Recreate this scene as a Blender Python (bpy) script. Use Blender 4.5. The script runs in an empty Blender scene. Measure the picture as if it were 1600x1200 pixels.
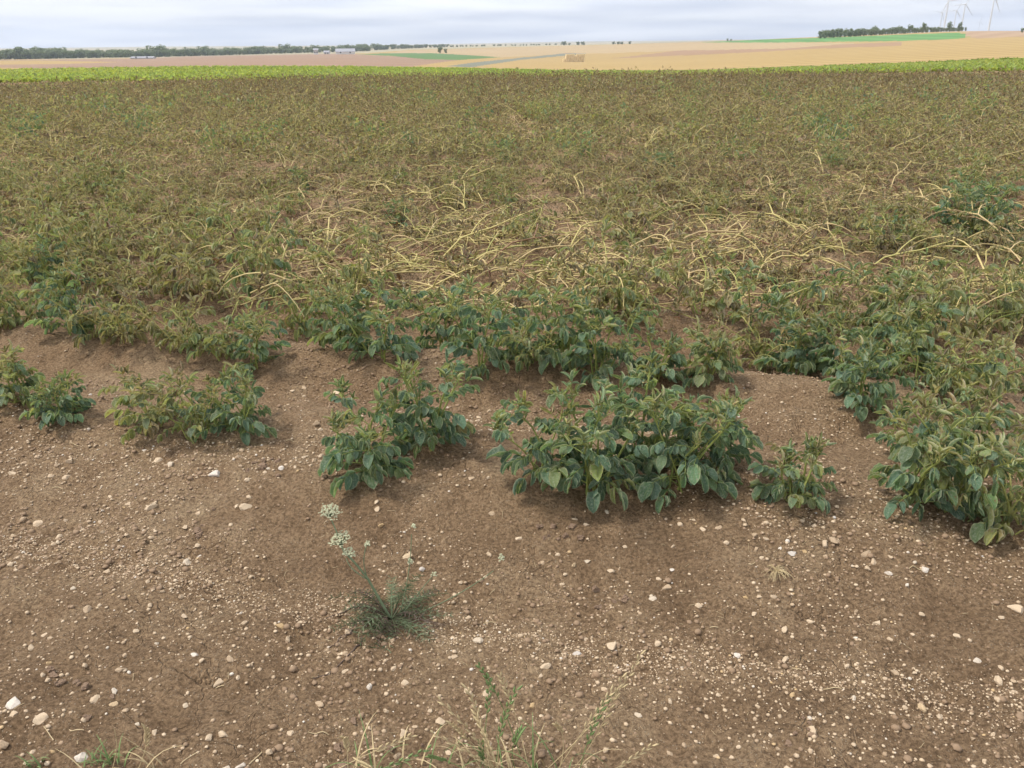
import bpy, math, random
import numpy as np
from mathutils import Matrix, Vector

R = math.radians
SC = bpy.context.scene
COL = SC.collection

# ------------------------------------------------------------------ camera
CAM_H = 1.6; PITCH = R(22.2); ROLL = R(0.65); FPX = 1305.0     # focal length in pixels of a 1600 px wide frame
cam_d = bpy.data.cameras.new('camera'); cam = bpy.data.objects.new('camera', cam_d); COL.objects.link(cam)
cam_d.sensor_width = 36.0; cam_d.lens = 36.0 * FPX / 1600.0
cam_d.clip_start = 0.05; cam_d.clip_end = 40000.0
cam.location = (0, 0, CAM_H)
cam.rotation_euler = (Matrix.Rotation(math.pi / 2 - PITCH, 3, 'X') @ Matrix.Rotation(-ROLL, 3, 'Z')).to_euler()
SC.camera = cam

# ------------------------------------------------------------------ sky, sun, exposure
SUN_EL, SUN_AZ = R(60), R(-85)           # azimuth from +Y towards +X
W = bpy.data.worlds.new('World'); SC.world = W; W.use_nodes = True
nt = W.node_tree; nt.nodes.clear()
def wn(t, **k):
    n = nt.nodes.new(t)
    for a, b in k.items(): setattr(n, a, b)
    return n
wl = nt.links.new
out = wn('ShaderNodeOutputWorld'); bg = wn('ShaderNodeBackground'); bg.inputs['Strength'].default_value = 0.0505
sky = wn('ShaderNodeTexSky', sky_type='NISHITA', sun_disc=False, sun_elevation=SUN_EL, sun_rotation=SUN_AZ, air_density=1.2, dust_density=2.5)
tc = wn('ShaderNodeTexCoord'); sep = wn('ShaderNodeSeparateXYZ'); wl(tc.outputs['Generated'], sep.inputs[0])
# cloud deck: direction projected on a flat layer overhead
ab = wn('ShaderNodeMath', operation='ABSOLUTE'); wl(sep.outputs['Z'], ab.inputs[0])
zz = wn('ShaderNodeMath', operation='ADD'); zz.inputs[1].default_value = 0.0505; wl(ab.outputs[0], zz.inputs[0])
dx = wn('ShaderNodeMath', operation='DIVIDE'); dy = wn('ShaderNodeMath', operation='DIVIDE')
wl(sep.outputs['X'], dx.inputs[0]); wl(zz.outputs[0], dx.inputs[1]); wl(sep.outputs['Y'], dy.inputs[0]); wl(zz.outputs[0], dy.inputs[1])
cmb = wn('ShaderNodeCombineXYZ'); wl(dx.outputs[0], cmb.inputs[0]); wl(dy.outputs[0], cmb.inputs[1])
n1 = wn('ShaderNodeTexNoise'); n1.inputs['Scale'].default_value = 0.33; n1.inputs['Detail'].default_value = 4; n1.inputs['Roughness'].default_value = 0.45
wl(cmb.outputs[0], n1.inputs['Vector'])
n2 = wn('ShaderNodeTexNoise'); n2.inputs['Scale'].default_value = 0.17; n2.inputs['Detail'].default_value = 4
wl(cmb.outputs[0], n2.inputs['Vector'])
cr = wn('ShaderNodeValToRGB'); wl(n1.outputs['Fac'], cr.inputs['Fac'])
e = cr.color_ramp.elements; e[0].position = 0.36; e[0].color = (6.5, 7.1, 8.6, 1); e[1].position = 0.58; e[1].color = (9.5, 9.7, 10.2, 1)
ml = wn('ShaderNodeMath', operation='MULTIPLY_ADD'); ml.inputs[1].default_value = 0.9; ml.inputs[2].default_value = 0.42
wl(n2.outputs['Fac'], ml.inputs[0]); ml.use_clamp = True
mixw = wn('ShaderNodeMixRGB'); wl(ml.outputs[0], mixw.inputs['Fac']); wl(sky.outputs[0], mixw.inputs[1]); wl(cr.outputs['Color'], mixw.inputs[2])
wl(mixw.outputs[0], bg.inputs['Color']); wl(bg.outputs[0], out.inputs['Surface'])

sun_d = bpy.data.lights.new('sun', 'SUN'); sun_d.energy = 1.5; sun_d.angle = R(11); sun_d.color = (1.0, 0.95, 0.87)
sun = bpy.data.objects.new('sun', sun_d); COL.objects.link(sun)
sd = Vector((math.sin(SUN_AZ) * math.cos(SUN_EL), math.cos(SUN_AZ) * math.cos(SUN_EL), math.sin(SUN_EL)))
sun.rotation_euler = sd.to_track_quat('Z', 'Y').to_euler()

vs = SC.view_settings; vs.view_transform = 'Standard'; vs.look = 'None'; vs.gamma = 1.0; vs.use_curve_mapping = False
vs.exposure = 1.44
cy = SC.cycles; cy.max_bounces = 5; cy.diffuse_bounces = 2; cy.glossy_bounces = 2; cy.transmission_bounces = 4; cy.volume_bounces = 0
cy.transparent_max_bounces = 8; cy.use_denoising = True; cy.use_adaptive_sampling = True; cy.adaptive_threshold = 0.02

# ------------------------------------------------------------------ numbers: noise, pixel <-> ray
def _hash(ix, iy, seed):
    h = (ix.astype(np.int64) * 374761393 + iy.astype(np.int64) * 668265263 + seed * 1442695041) & 0xffffffff
    h = ((h ^ (h >> 13)) * 1274126177) & 0xffffffff
    return ((h ^ (h >> 16)) & 0xffff) / 65535.0
def vnoise(x, y, seed=0):
    x = np.asarray(x, float); y = np.asarray(y, float)
    ix = np.floor(x); iy = np.floor(y); fx = x - ix; fy = y - iy
    fx = fx * fx * (3 - 2 * fx); fy = fy * fy * (3 - 2 * fy)
    a = _hash(ix, iy, seed); b = _hash(ix + 1, iy, seed); c = _hash(ix, iy + 1, seed); d = _hash(ix + 1, iy + 1, seed)
    return (a * (1 - fx) + b * fx) * (1 - fy) + (c * (1 - fx) + d * fx) * fy - 0.5
def fbm(x, y, seed=0, octv=3):
    s = 0; a = 1.0
    for k in range(octv):
        s = s + a * vnoise(x * 2 ** k, y * 2 ** k, seed + 17 * k); a *= 0.5
    return s

def ray(px, py):
    u = px - 800.0; v = 600.0 - py
    c, s = math.cos(-ROLL), math.sin(-ROLL)
    u, v = u * c - v * s, u * s + v * c
    return u, FPX * math.cos(PITCH) + v * math.sin(PITCH), -FPX * math.sin(PITCH) + v * math.cos(PITCH)
def project(X, Y, Z):
    dz = Z - CAM_H
    dep = Y * math.cos(PITCH) - dz * math.sin(PITCH)
    v = (Y * math.sin(PITCH) + dz * math.cos(PITCH)) / dep * FPX; u = X / dep * FPX
    c, s = math.cos(ROLL), math.sin(ROLL)
    return 800 + u * c - v * s, 600 - (u * s + v * c)

# ------------------------------------------------------------------ the lie of the land
ROW0, ROWD = 3.02, 0.90
def row_s(x, y):
    return y + x * (0.27 - 0.018 * (np.clip(y, 2.5, 8.0) - 2.5))
def ground(x, y, fine=True):
    x = np.asarray(x, float); y = np.asarray(y, float)
    s = row_s(x, y) + 0.13 * fbm(x * 1.3, y * 1.3, 5, 2)
    ph = (s - ROW0) / ROWD
    amp = np.interp(ph, [0, 0.45, 0.55, 1.2], [0.048, 0.046, 0.052, 0.058])
    rid = 0.10 + amp * (np.cos(2 * math.pi * ph) - 0.4)
    t = np.clip((s - 1.95) / (ROW0 - 1.95), 0, 1)
    front = 0.13 * (t * t * (3 - 2 * t))
    h = np.where(s < ROW0, front, rid + 0.13 - (0.10 + 0.05 * 0.6))
    t2 = np.clip((2.05 - s) / 0.5, 0, 1)
    h = h + np.where(s < 2.05, 0.028 * np.sin(t2 * math.pi * 0.5), 0)
    h = h + 0.036 * fbm(x * 2.6, y * 2.6, 1, 3)
    if fine:
        h = h + 0.024 * fbm(x * 7, y * 7, 2, 2) + 0.019 * fbm(x * 26, y * 26, 3, 2)
        rough = np.clip(fbm(x * 1.3 + 4, y * 1.3, 9, 2) * 3 + np.clip((1.35 - s) * 2.0, 0, 0.7), 0, 1)
        h = h + rough * 0.014 * np.abs(fbm(x * 24, y * 24, 8, 2))
    return h
def at(px, py, lift=0.0):
    a, b, c = ray(px, py); z = 0.05
    for _ in range(6):
        t = (z - CAM_H) / c
        z = 0.4 * z + 0.6 * float(ground(a * t, b * t, False))
    t = (z - CAM_H) / c
    return np.array([a * t, b * t, float(ground(a * t, b * t)) + lift])

# far land: for image columns at the horizon, how many pixels below (+) / above (-) the level line the ground lies at each range
RNG_ST = [40, 75, 110, 160, 250, 400, 600, 900, 1100, 1300, 2000, 3500, 6000, 9500]
FAR = {
  -600: [60, 37.5, 37, 36.5, 34, 29, 25, 22, 21, 20, 13, 7, 3, 2],
  0:    [60, 38.5, 41, 39, 33.5, 28, 23.5, 20.5, 19, 18, 11, 5, 1, 0.5],
  300:  [60, 36, 38, 35.5, 30.5, 26.5, 22, 19, 18, 16.8, 11.5, 6, 0.6, 1.0],
  540:  [60, 38.5, 40, 37, 31, 26, 21.5, 17, 15, 13.6, 9.5, 5, 2.6, 2],
  700:  [60, 43, 45, 42, 34.5, 30.6, 24.6, 19.6, 16, 12.8, 7, 4, 2.5, 1.6],
  900:  [60, 50, 52, 49, 43, 38, 30, 18, 12, 7.5, 5.2, 5.0, 1.0, -0.5],
  1070: [60, 54, 55, 50, 43, 37, 27, 12, 7, 4.5, 5, 3, 1, 0],
  1280: [60, 48, 50, 44, 34.5, 24.5, 12.5, 0.0, -2.6, -3.0, -0.4, -0.5, 0, 0],
  1500: [60, 42, 44, 39, 30, 19, 4, -9.5, -10.6, -10.4, -8, -5, -1, 0],
  1600: [60, 38, 40, 36, 27, 16, 1, -7.5, -9, -8.5, -7, -4.5, -1, 0],
  2200: [60, 33, 36, 32, 24, 12, -2, -10, -12, -12, -9, -5, -1, 0],
}
_cx = np.array(sorted(FAR)); _L = np.log(np.array(RNG_ST, float))
_lr = np.linspace(_L[0], _L[-1], 260); _cu = np.linspace(-1900, 3500, 400)
def _hy(x): return 75.1 - (75.1 - 57.0) * x / 1600.0
_T = np.zeros((len(_cx), len(RNG_ST)))
for i, x in enumerate(_cx):
    for j in range(len(RNG_ST)):
        a, b, c = ray(float(x), _hy(x) + FAR[x][j]); _T[i, j] = c / math.hypot(a, b)
_T2 = np.array([np.interp(_lr, _L, _T[i]) for i in range(len(_cx))])
_T3 = np.array([np.interp(_cu, _cx, _T2[:, k]) for k in range(len(_lr))])        # [range, column]
def _blur(A, n, ax):
    k = np.hanning(n + 2)[1:-1]; k /= k.sum()
    P = np.pad(A, [(n // 2, n // 2) if q == ax else (0, 0) for q in (0, 1)], mode='edge')
    return np.apply_along_axis(lambda v: np.convolve(v, k, 'valid'), ax, P)
_T3 = _blur(_blur(_T3, 9, 0), 15, 1)
def far_z(X, Y):
    X = np.asarray(X, float); Y = np.asarray(Y, float)
    r = np.hypot(X, Y); u = 800 + FPX / math.cos(PITCH) * X / np.maximum(Y, 1e-3)
    fi = np.interp(np.log(np.maximum(r, 40)), _lr, np.arange(len(_lr))); fj = np.interp(u, _cu, np.arange(len(_cu)))
    i0 = np.minimum(fi.astype(int), len(_lr) - 2); j0 = np.minimum(fj.astype(int), len(_cu) - 2); a = fi - i0; b = fj - j0
    T = (_T3[i0, j0] * (1 - b) + _T3[i0, j0 + 1] * b) * (1 - a) + (_T3[i0 + 1, j0] * (1 - b) + _T3[i0 + 1, j0 + 1] * b) * a
    return CAM_H + r * T
def at_range(px, r):
    """ground point at range r in the direction of image column px at the horizon"""
    a, b, _ = ray(px, _hy(px)); h = math.hypot(a, b)
    x, y = a / h * r, b / h * r
    return np.array([x, y, float(far_z(x, y))])

# ------------------------------------------------------------------ mesh helpers
def mesh_np(name, V, faces, mat=None, tint=None, luv=None, smooth=True):
    """faces: list of (m,k) index arrays"""
    me = bpy.data.meshes.new(name); V = np.asarray(V, np.float32)
    me.vertices.add(len(V)); me.vertices.foreach_set('co', V.ravel())
    faces = [np.asarray(f, np.int32) for f in faces if len(f)]
    nl = sum(f.size for f in faces); npoly = sum(len(f) for f in faces)
    me.loops.add(nl); me.polygons.add(npoly)
    me.loops.foreach_set('vertex_index', np.concatenate([f.ravel() for f in faces]))
    st = []; o = 0
    for f in faces:
        st.append(o + np.arange(len(f), dtype=np.int32) * f.shape[1]); o += f.size
    me.polygons.foreach_set('loop_start', np.concatenate(st).astype(np.int32))
    me.polygons.foreach_set('use_smooth', np.full(npoly, smooth, bool))
    if tint is not None:
        a = me.attributes.new('tint', 'FLOAT_COLOR', 'POINT'); a.data.foreach_set('color', np.asarray(tint, np.float32).ravel())
    if luv is not None:
        a = me.attributes.new('luv', 'FLOAT_VECTOR', 'POINT'); a.data.foreach_set('vector', np.asarray(luv, np.float32).ravel())
    me.update(calc_edges=True)
    if mat: me.materials.append(mat)
    return me

class Geo:
    """verts, quads, tris, tint, luv as arrays"""
    def __init__(s, V=None, Q=None, T=None, tint=None, luv=None):
        s.V = np.zeros((0, 3)) if V is None else np.asarray(V, float)
        s.Q = np.zeros((0, 4), int) if Q is None else np.asarray(Q, int).reshape(-1, 4)
        s.T = np.zeros((0, 3), int) if T is None else np.asarray(T, int).reshape(-1, 3)
        s.tint = np.zeros((len(s.V), 4)) if tint is None else np.asarray(tint, float)
        s.luv = np.zeros((len(s.V), 3)) if luv is None else np.asarray(luv, float)
    def xf(s, M):
        return Geo(s.V @ M[:3, :3].T + M[:3, 3], s.Q, s.T, s.tint.copy(), s.luv)
    def mesh(s, name, mat, smooth=True):
        return mesh_np(name, s.V, [s.Q, s.T], mat, s.tint, s.luv, smooth)
def join(gs):
    n = 0; Q = []; T = []
    for g in gs:
        Q.append(g.Q + n); T.append(g.T + n); n += len(g.V)
    return Geo(np.concatenate([g.V for g in gs]), np.concatenate(Q), np.concatenate(T), np.concatenate([g.tint for g in gs]), np.concatenate([g.luv for g in gs]))
def replicate(g, Ms, age=None, rnd=None):
    """many transformed copies of one Geo, as one Geo"""
    k = len(Ms); n = len(g.V)
    if k == 0: return Geo()
    V = np.einsum('kij,nj->kni', Ms[:, :3, :3], g.V) + Ms[:, None, :3, 3]
    off = (np.arange(k) * n)[:, None, None]
    t = np.broadcast_to(g.tint, (k, n, 4)).copy()
    if age is not None: t[:, :, 0] += age[:, None]
    if rnd is not None: t[:, :, 1] += rnd[:, None]
    return Geo(V.reshape(-1, 3), (g.Q[None] + off).reshape(-1, 4), (g.T[None] + off).reshape(-1, 3), t.reshape(-1, 4),
               np.broadcast_to(g.luv, (k, n, 3)).reshape(-1, 3))
def mT(x, y, z): M = np.eye(4); M[:3, 3] = (x, y, z); return M
def mR(ax, a):
    c, s = math.cos(a), math.sin(a); M = np.eye(4); i, j = {'X': (1, 2), 'Y': (2, 0), 'Z': (0, 1)}[ax]
    M[i, i] = c; M[i, j] = -s; M[j, i] = s; M[j, j] = c; return M
def mS(s): M = np.eye(4); M[0, 0] = M[1, 1] = M[2, 2] = s; return M
def tube(P, rad, sides=5, age=0.0, cap=True):
    P = np.asarray(P, float); n = len(P); rad = np.broadcast_to(np.asarray(rad, float), (n,))
    T = np.gradient(P, axis=0); T /= np.linalg.norm(T, axis=1)[:, None] + 1e-9
    ref = np.array([0.31, 0.2, 0.93]) if abs(T[:, 2]).mean() < 0.8 else np.array([0.9, 0.3, 0.1])
    A = np.cross(T, ref); A /= np.linalg.norm(A, axis=1)[:, None] + 1e-9; B = np.cross(T, A)
    th = np.arange(sides) * 2 * math.pi / sides
    V = P[:, None] + rad[:, None, None] * (np.cos(th)[None, :, None] * A[:, None] + np.sin(th)[None, :, None] * B[:, None])
    i = np.arange(n - 1)[:, None] * sides; j = np.arange(sides)[None]; j2 = (j + 1) % sides
    Q = np.stack([i + j, i + j2, i + sides + j2, i + sides + j], -1).reshape(-1, 4)
    luv = np.zeros((n, sides, 3)); luv[:, :, 1] = np.linspace(0, 1, n)[:, None]
    tint = np.zeros((n * sides, 4)); tint[:, 0] = age
    return Geo(V.reshape(-1, 3), Q, None, tint, luv.reshape(-1, 3))

def link(o, parent=None):
    COL.objects.link(o)
    if parent is not None: o.parent = parent
    return o
def obj(name, me, parent=None, M=None, color=None):
    o = bpy.data.objects.new(name, me)
    if parent is not None: o.parent = parent
    if M is not None: o.matrix_basis = Matrix(M.tolist()) if isinstance(M, np.ndarray) else M
    o.color = color if color is not None else (0, 0, 0, 1)
    COL.objects.link(o)
    return o
class Spec:
    __slots__ = ('name', 'me', 'parent', 'M', 'color', 'tags', 'o')
SPECS = []
def later(name, me, parent=None, M=None, color=(0, 0, 0, 1), tags=None):
    q = Spec(); q.name, q.me, q.parent, q.M, q.color, q.tags, q.o = name, me, parent, M, color, tags, None; SPECS.append(q); return q
def flush():
    for q in sorted(SPECS, key=lambda q: q.name):
        q.o = bpy.data.objects.new(q.name, q.me); q.o.color = q.color
        if q.M is not None: q.o.matrix_basis = Matrix(q.M.tolist())
        if q.tags: tag(q.o, *q.tags)
    for q in SPECS:
        if q.parent is not None: q.o.parent = q.parent.o
        COL.objects.link(q.o)
    SPECS.clear()
def tag(o, label=None, cat=None, group=None, kind=None):
    if label: o['label'] = label
    if cat: o['category'] = cat
    if group: o['group'] = group
    if kind: o['kind'] = kind
    return o

# ------------------------------------------------------------------ materials
class NT:
    def __init__(s, name):
        s.m = bpy.data.materials.new(name); s.m.use_nodes = True; s.t = s.m.node_tree; s.t.nodes.clear()
        s.out = s.n('ShaderNodeOutputMaterial')
    def n(s, t, ins=None, **k):
        n = s.t.nodes.new(t)
        for a, b in k.items(): setattr(n, a, b)
        for a, b in (ins or {}).items():
            if isinstance(b, bpy.types.NodeSocket): s.t.links.new(b, n.inputs[a])
            else: n.inputs[a].default_value = b
        return n
    def math(s, op, a, b=0.5, c=0.5, clamp=False):
        return s.n('ShaderNodeMath', {0: a, 1: b, 2: c}, operation=op, use_clamp=clamp).outputs[0]
    def mix(s, f, a, b, mode='MIX'):
        return s.n('ShaderNodeMixRGB', {0: f, 1: a, 2: b}, blend_type=mode).outputs[0]
    def ramp(s, f, pts, interp='LINEAR'):
        n = s.n('ShaderNodeValToRGB', {0: f}); cr = n.color_ramp; cr.interpolation = interp
        while len(cr.elements) < len(pts): cr.elements.new(0.5)
        for e, (p, c) in zip(cr.elements, pts): e.position = p; e.color = (*c, 1)
        return n.outputs[0]
    def noise(s, vec, scale, detail=3, rough=0.55):
        return s.n('ShaderNodeTexNoise', {'Vector': vec, 'Scale': scale, 'Detail': detail, 'Roughness': rough}).outputs['Fac']
    def remap(s, v, a, b, c=0.0, d=1.0):
        return s.n('ShaderNodeMapRange', {0: v, 1: a, 2: b, 3: c, 4: d}).outputs[0]
    def end(s, sh):
        s.t.links.new(sh, s.out.inputs['Surface']); return s.m

def leaf_material(name, ramp, dust=0.45, transl=0.33):
    q = NT(name)
    oi = q.n('ShaderNodeObjectInfo'); at_ = q.n('ShaderNodeAttribute', attribute_name='tint'); uv = q.n('ShaderNodeAttribute', attribute_name='luv')
    oc = q.n('ShaderNodeSeparateColor', {0: oi.outputs['Color']}); tcol = q.n('ShaderNodeSeparateColor', {0: at_.outputs['Color']})
    age = q.math('ADD', oc.outputs[0], tcol.outputs[0])
    rnd = q.math('FRACT', q.math('ADD', oc.outputs[1], tcol.outputs[1]))
    rnd2 = q.math('FRACT', q.math('MULTIPLY', rnd, 7.31))
    su = q.n('ShaderNodeSeparateXYZ', {0: uv.outputs['Vector']})
    u = q.math('ABSOLUTE', su.outputs[0]); v = su.outputs[1]
    tco = q.n('ShaderNodeTexCoord')
    nz = q.noise(tco.outputs['Object'], 45, 4)
    age2 = q.math('ADD', age, q.math('MULTIPLY', q.math('SUBTRACT', rnd, 0.5), 0.22))
    edge = q.math('MULTIPLY', q.math('POWER', u, 5.0), 0.16)                   # margins age first
    age3 = q.math('ADD', q.math('ADD', age2, edge), q.math('MULTIPLY', q.math('SUBTRACT', nz, 0.5), 0.18), clamp=True)
    col = q.ramp(age3, ramp)
    val = q.n('ShaderNodeHueSaturation', {'Hue': q.remap(q.math('FRACT', q.math('MULTIPLY', rnd, 13.7)), 0, 1, 0.475, 0.515), 'Saturation': q.remap(rnd, 0, 1, 0.85, 1.15), 'Value': q.remap(rnd2, 0, 1, 0.72, 1.34), 'Color': col}).outputs[0]
    # veins: midrib and slanting laterals
    mid = q.remap(u, 0.03, 0.09, 1, 0)
    lat = q.math('ABSOLUTE', q.math('SUBTRACT', q.math('FRACT', q.math('MULTIPLY', q.math('SUBTRACT', v, q.math('MULTIPLY', u, 0.28)), 6.5)), 0.5))
    latm = q.math('MULTIPLY', q.remap(lat, 0.03, 0.09, 0.55, 0), q.remap(u, 0.75, 1.0, 1, 0))
    vein = q.math('MAXIMUM', mid, latm)
    c2 = q.mix(q.math('MULTIPLY', vein, 0.38), val, (0.30, 0.36, 0.19, 1))
    spot = q.math('MULTIPLY', q.remap(q.noise(tco.outputs['Object'], 75, 2), 0.60, 0.68, 0, 0.8), q.math('GREATER_THAN', rnd, 0.62))
    c2 = q.mix(spot, c2, (0.19, 0.12, 0.065, 1))                                                # blight spots on some leaflets
    # dust thrown up from the soil
    dn = q.remap(q.noise(tco.outputs['Object'], 130, 3), 0.48, 0.72, 0, dust)
    c3 = q.mix(dn, c2, (0.40, 0.41, 0.33, 1))
    c3 = q.mix(q.remap(u, 0.84, 1.0, 0.0, 0.6), c3, (0.42, 0.43, 0.30, 1))                         # pale margin
    geo = q.n('ShaderNodeNewGeometry')
    c4 = q.mix(q.math('MULTIPLY', geo.outputs['Backfacing'], 0.5), c3, q.mix(1.0, c3, (1.7, 1.6, 1.7, 1), 'MULTIPLY'))   # paler underside
    bump = q.n('ShaderNodeBump', {'Strength': 0.7, 'Distance': 0.006, 'Height': q.math('ADD', q.math('MULTIPLY', vein, -1.0), q.math('MULTIPLY', nz, 1.6))})
    bs = q.n('ShaderNodeBsdfPrincipled', {'Base Color': c4, 'Roughness': 0.72, 'Specular IOR Level': 0.22, 'Normal': bump.outputs[0]})
    tr = q.n('ShaderNodeBsdfTranslucent', {'Color': q.mix(1.0, c4, (1.25, 1.35, 0.7, 1), 'MULTIPLY')})
    return q.end(q.n('ShaderNodeMixShader', {0: transl, 1: bs.outputs[0], 2: tr.outputs[0]}).outputs[0])

LEAF_RAMP = [(0.0, (0.092, 0.165, 0.102)), (0.20, (0.142, 0.205, 0.095)), (0.38, (0.240, 0.255, 0.095)), (0.54, (0.275, 0.232, 0.115)),
             (0.72, (0.165, 0.124, 0.078)), (0.88, (0.130, 0.086, 0.056)), (1.0, (0.150, 0.070, 0.045))]
M_LEAF = leaf_material('potato_leaf', LEAF_RAMP)
M_BEET = leaf_material('beet_leaf', [(0.0, (0.13, 0.20, 0.04)), (0.5, (0.235, 0.31, 0.085)), (1.0, (0.35, 0.385, 0.13))], dust=0.0, transl=0.35)
M_TREE = leaf_material('tree_leaf', [(0.0, (0.022, 0.040, 0.020)), (0.5, (0.040, 0.065, 0.026)), (1.0, (0.075, 0.095, 0.04))], dust=0.0, transl=0.2)

def stem_material():
    q = NT('potato_stem')
    oi = q.n('ShaderNodeObjectInfo'); a = q.n('ShaderNodeAttribute', attribute_name='tint')
    oc = q.n('ShaderNodeSeparateColor', {0: oi.outputs['Color']}); tcol = q.n('ShaderNodeSeparateColor', {0: a.outputs['Color']})
    tco = q.n('ShaderNodeTexCoord'); nz = q.noise(tco.outputs['Object'], 30, 3)
    age = q.math('ADD', q.math('ADD', oc.outputs[0], tcol.outputs[0]), q.math('MULTIPLY', q.math('SUBTRACT', nz, 0.5), 0.35), clamp=True)
    col = q.ramp(age, [(0.0, (0.15, 0.21, 0.055)), (0.3, (0.26, 0.28, 0.075)), (0.55, (0.50, 0.41, 0.165)), (0.8, (0.46, 0.34, 0.18)), (1.0, (0.20, 0.105, 0.055))])
    return q.end(q.n('ShaderNodeBsdfPrincipled', {'Base Color': col, 'Roughness': 0.6, 'Specular IOR Level': 0.3}).outputs[0])
M_STEM = stem_material()

def soil_material(name, far=False):
    q = NT(name); tco = q.n('ShaderNodeTexCoord'); P = tco.outputs['Object']
    big = q.noise(P, 0.9, 4); med = q.noise(P, 7.0, 4, 0.6); fine = q.noise(P, 85, 6, 0.75); grit = q.noise(P, 330, 3, 0.7)
    c = q.ramp(q.math('ADD', q.math('MULTIPLY', big, 0.55), q.math('MULTIPLY', med, 0.45)),
               [(0.36, (0.262, 0.168, 0.095)), (0.5, (0.362, 0.240, 0.139)), (0.64, (0.455, 0.320, 0.194))])
    c = q.mix(q.remap(fine, 0.38, 0.62, 0.0, 1.0), q.mix(1.0, c, (0.52, 0.50, 0.48, 1), 'MULTIPLY'), q.mix(1.0, c, (1.36, 1.38, 1.38, 1), 'MULTIPLY'))  # fine soil grain; its dark specks also paint in tiny shadows between crumbs
    # sand and chalk grains, 1 - 4 mm
    vo = q.n('ShaderNodeTexVoronoi', {'Vector': P, 'Scale': 140.0, 'Randomness': 1.0})
    pick = q.n('ShaderNodeSeparateColor', {0: vo.outputs['Color']})
    g1 = q.math('MULTIPLY', q.remap(vo.outputs['Distance'], 0.22, 0.32, 1, 0), q.math('GREATER_THAN', pick.outputs[0], q.remap(med, 0.35, 0.65, 0.86, 0.58)))
    c = q.mix(q.math('MULTIPLY', g1, 0.85), c, (0.50, 0.39, 0.27, 1))
    h = q.math('ADD', q.math('ADD', q.math('MULTIPLY', fine, 1.0), q.math('MULTIPLY', grit, 0.25)), q.math('ADD', q.math('MULTIPLY', g1, 0.25), q.math('MULTIPLY', med, 1.2)))
    ve = q.n('ShaderNodeTexVoronoi', {'Vector': q.n('ShaderNodeVectorMath', {0: P, 1: q.n('ShaderNodeVectorMath', {0: q.n('ShaderNodeTexNoise', {'Vector': P, 'Scale': 14.0}).outputs['Color'], 3: 0.12}, operation='SCALE').outputs[0]}, operation='ADD').outputs[0], 'Scale': 8.0}, feature='DISTANCE_TO_EDGE')
    crack = q.math('MULTIPLY', q.remap(ve.outputs['Distance'], 0.004, 0.025, 1, 0), q.remap(q.noise(P, 1.7, 2), 0.50, 0.62, 0, 1))     # drying cracks in places
    h = q.math('SUBTRACT', h, q.math('MULTIPLY', crack, 0.9))
    b = q.n('ShaderNodeBump', {'Strength': 1.0, 'Distance': 0.036, 'Height': h})
    return q.end(q.n('ShaderNodeBsdfPrincipled', {'Base Color': c, 'Roughness': 0.92, 'Specular IOR Level': 0.15, 'Normal': b.outputs[0]}).outputs[0])
M_SOIL = soil_material('soil')

def stone_material():
    q = NT('limestone'); oi = q.n('ShaderNodeObjectInfo'); a = q.n('ShaderNodeAttribute', attribute_name='tint'); tco = q.n('ShaderNodeTexCoord')
    oc = q.n('ShaderNodeSeparateColor', {0: oi.outputs['Color']}); tcol = q.n('ShaderNodeSeparateColor', {0: a.outputs['Color']})
    k = q.math('ADD', oc.outputs[0], tcol.outputs[0])
    c = q.ramp(k, [(0.0, (0.24, 0.162, 0.100)), (0.06, (0.28, 0.192, 0.122)), (0.18, (0.36, 0.26, 0.165)), (0.45, (0.51, 0.39, 0.26)), (0.72, (0.60, 0.475, 0.33)), (0.86, (0.48, 0.33, 0.16)), (0.90, (0.56, 0.475, 0.36)), (0.97, (0.66, 0.60, 0.52)), (1.0, (0.46, 0.43, 0.39))])
    nz = q.noise(tco.outputs['Object'], 90, 5, 0.65)
    c = q.mix(q.remap(nz, 0.40, 0.68, 0.0, 0.7), c, (0.27, 0.19, 0.125, 1))
    b = q.n('ShaderNodeBump', {'Strength': 0.5, 'Distance': 0.003, 'Height': nz})
    return q.end(q.n('ShaderNodeBsdfPrincipled', {'Base Color': c, 'Roughness': 0.85, 'Specular IOR Level': 0.25, 'Normal': b.outputs[0]}).outputs[0])
M_STONE = stone_material()

def plain(name, col, rough=0.8, var=0.25, scale=20.0, spec=0.25):
    q = NT(name); tco = q.n('ShaderNodeTexCoord'); nz = q.noise(tco.outputs['Object'], scale, 4)
    c = q.mix(nz, tuple(x * (1 - var) for x in col) + (1,), tuple(min(1, x * (1 + var)) for x in col) + (1,))
    b = q.n('ShaderNodeBump', {'Strength': 0.3, 'Distance': 0.01, 'Height': nz})
    return q.end(q.n('ShaderNodeBsdfPrincipled', {'Base Color': c, 'Roughness': rough, 'Specular IOR Level': spec, 'Normal': b.outputs[0]}).outputs[0])

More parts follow.
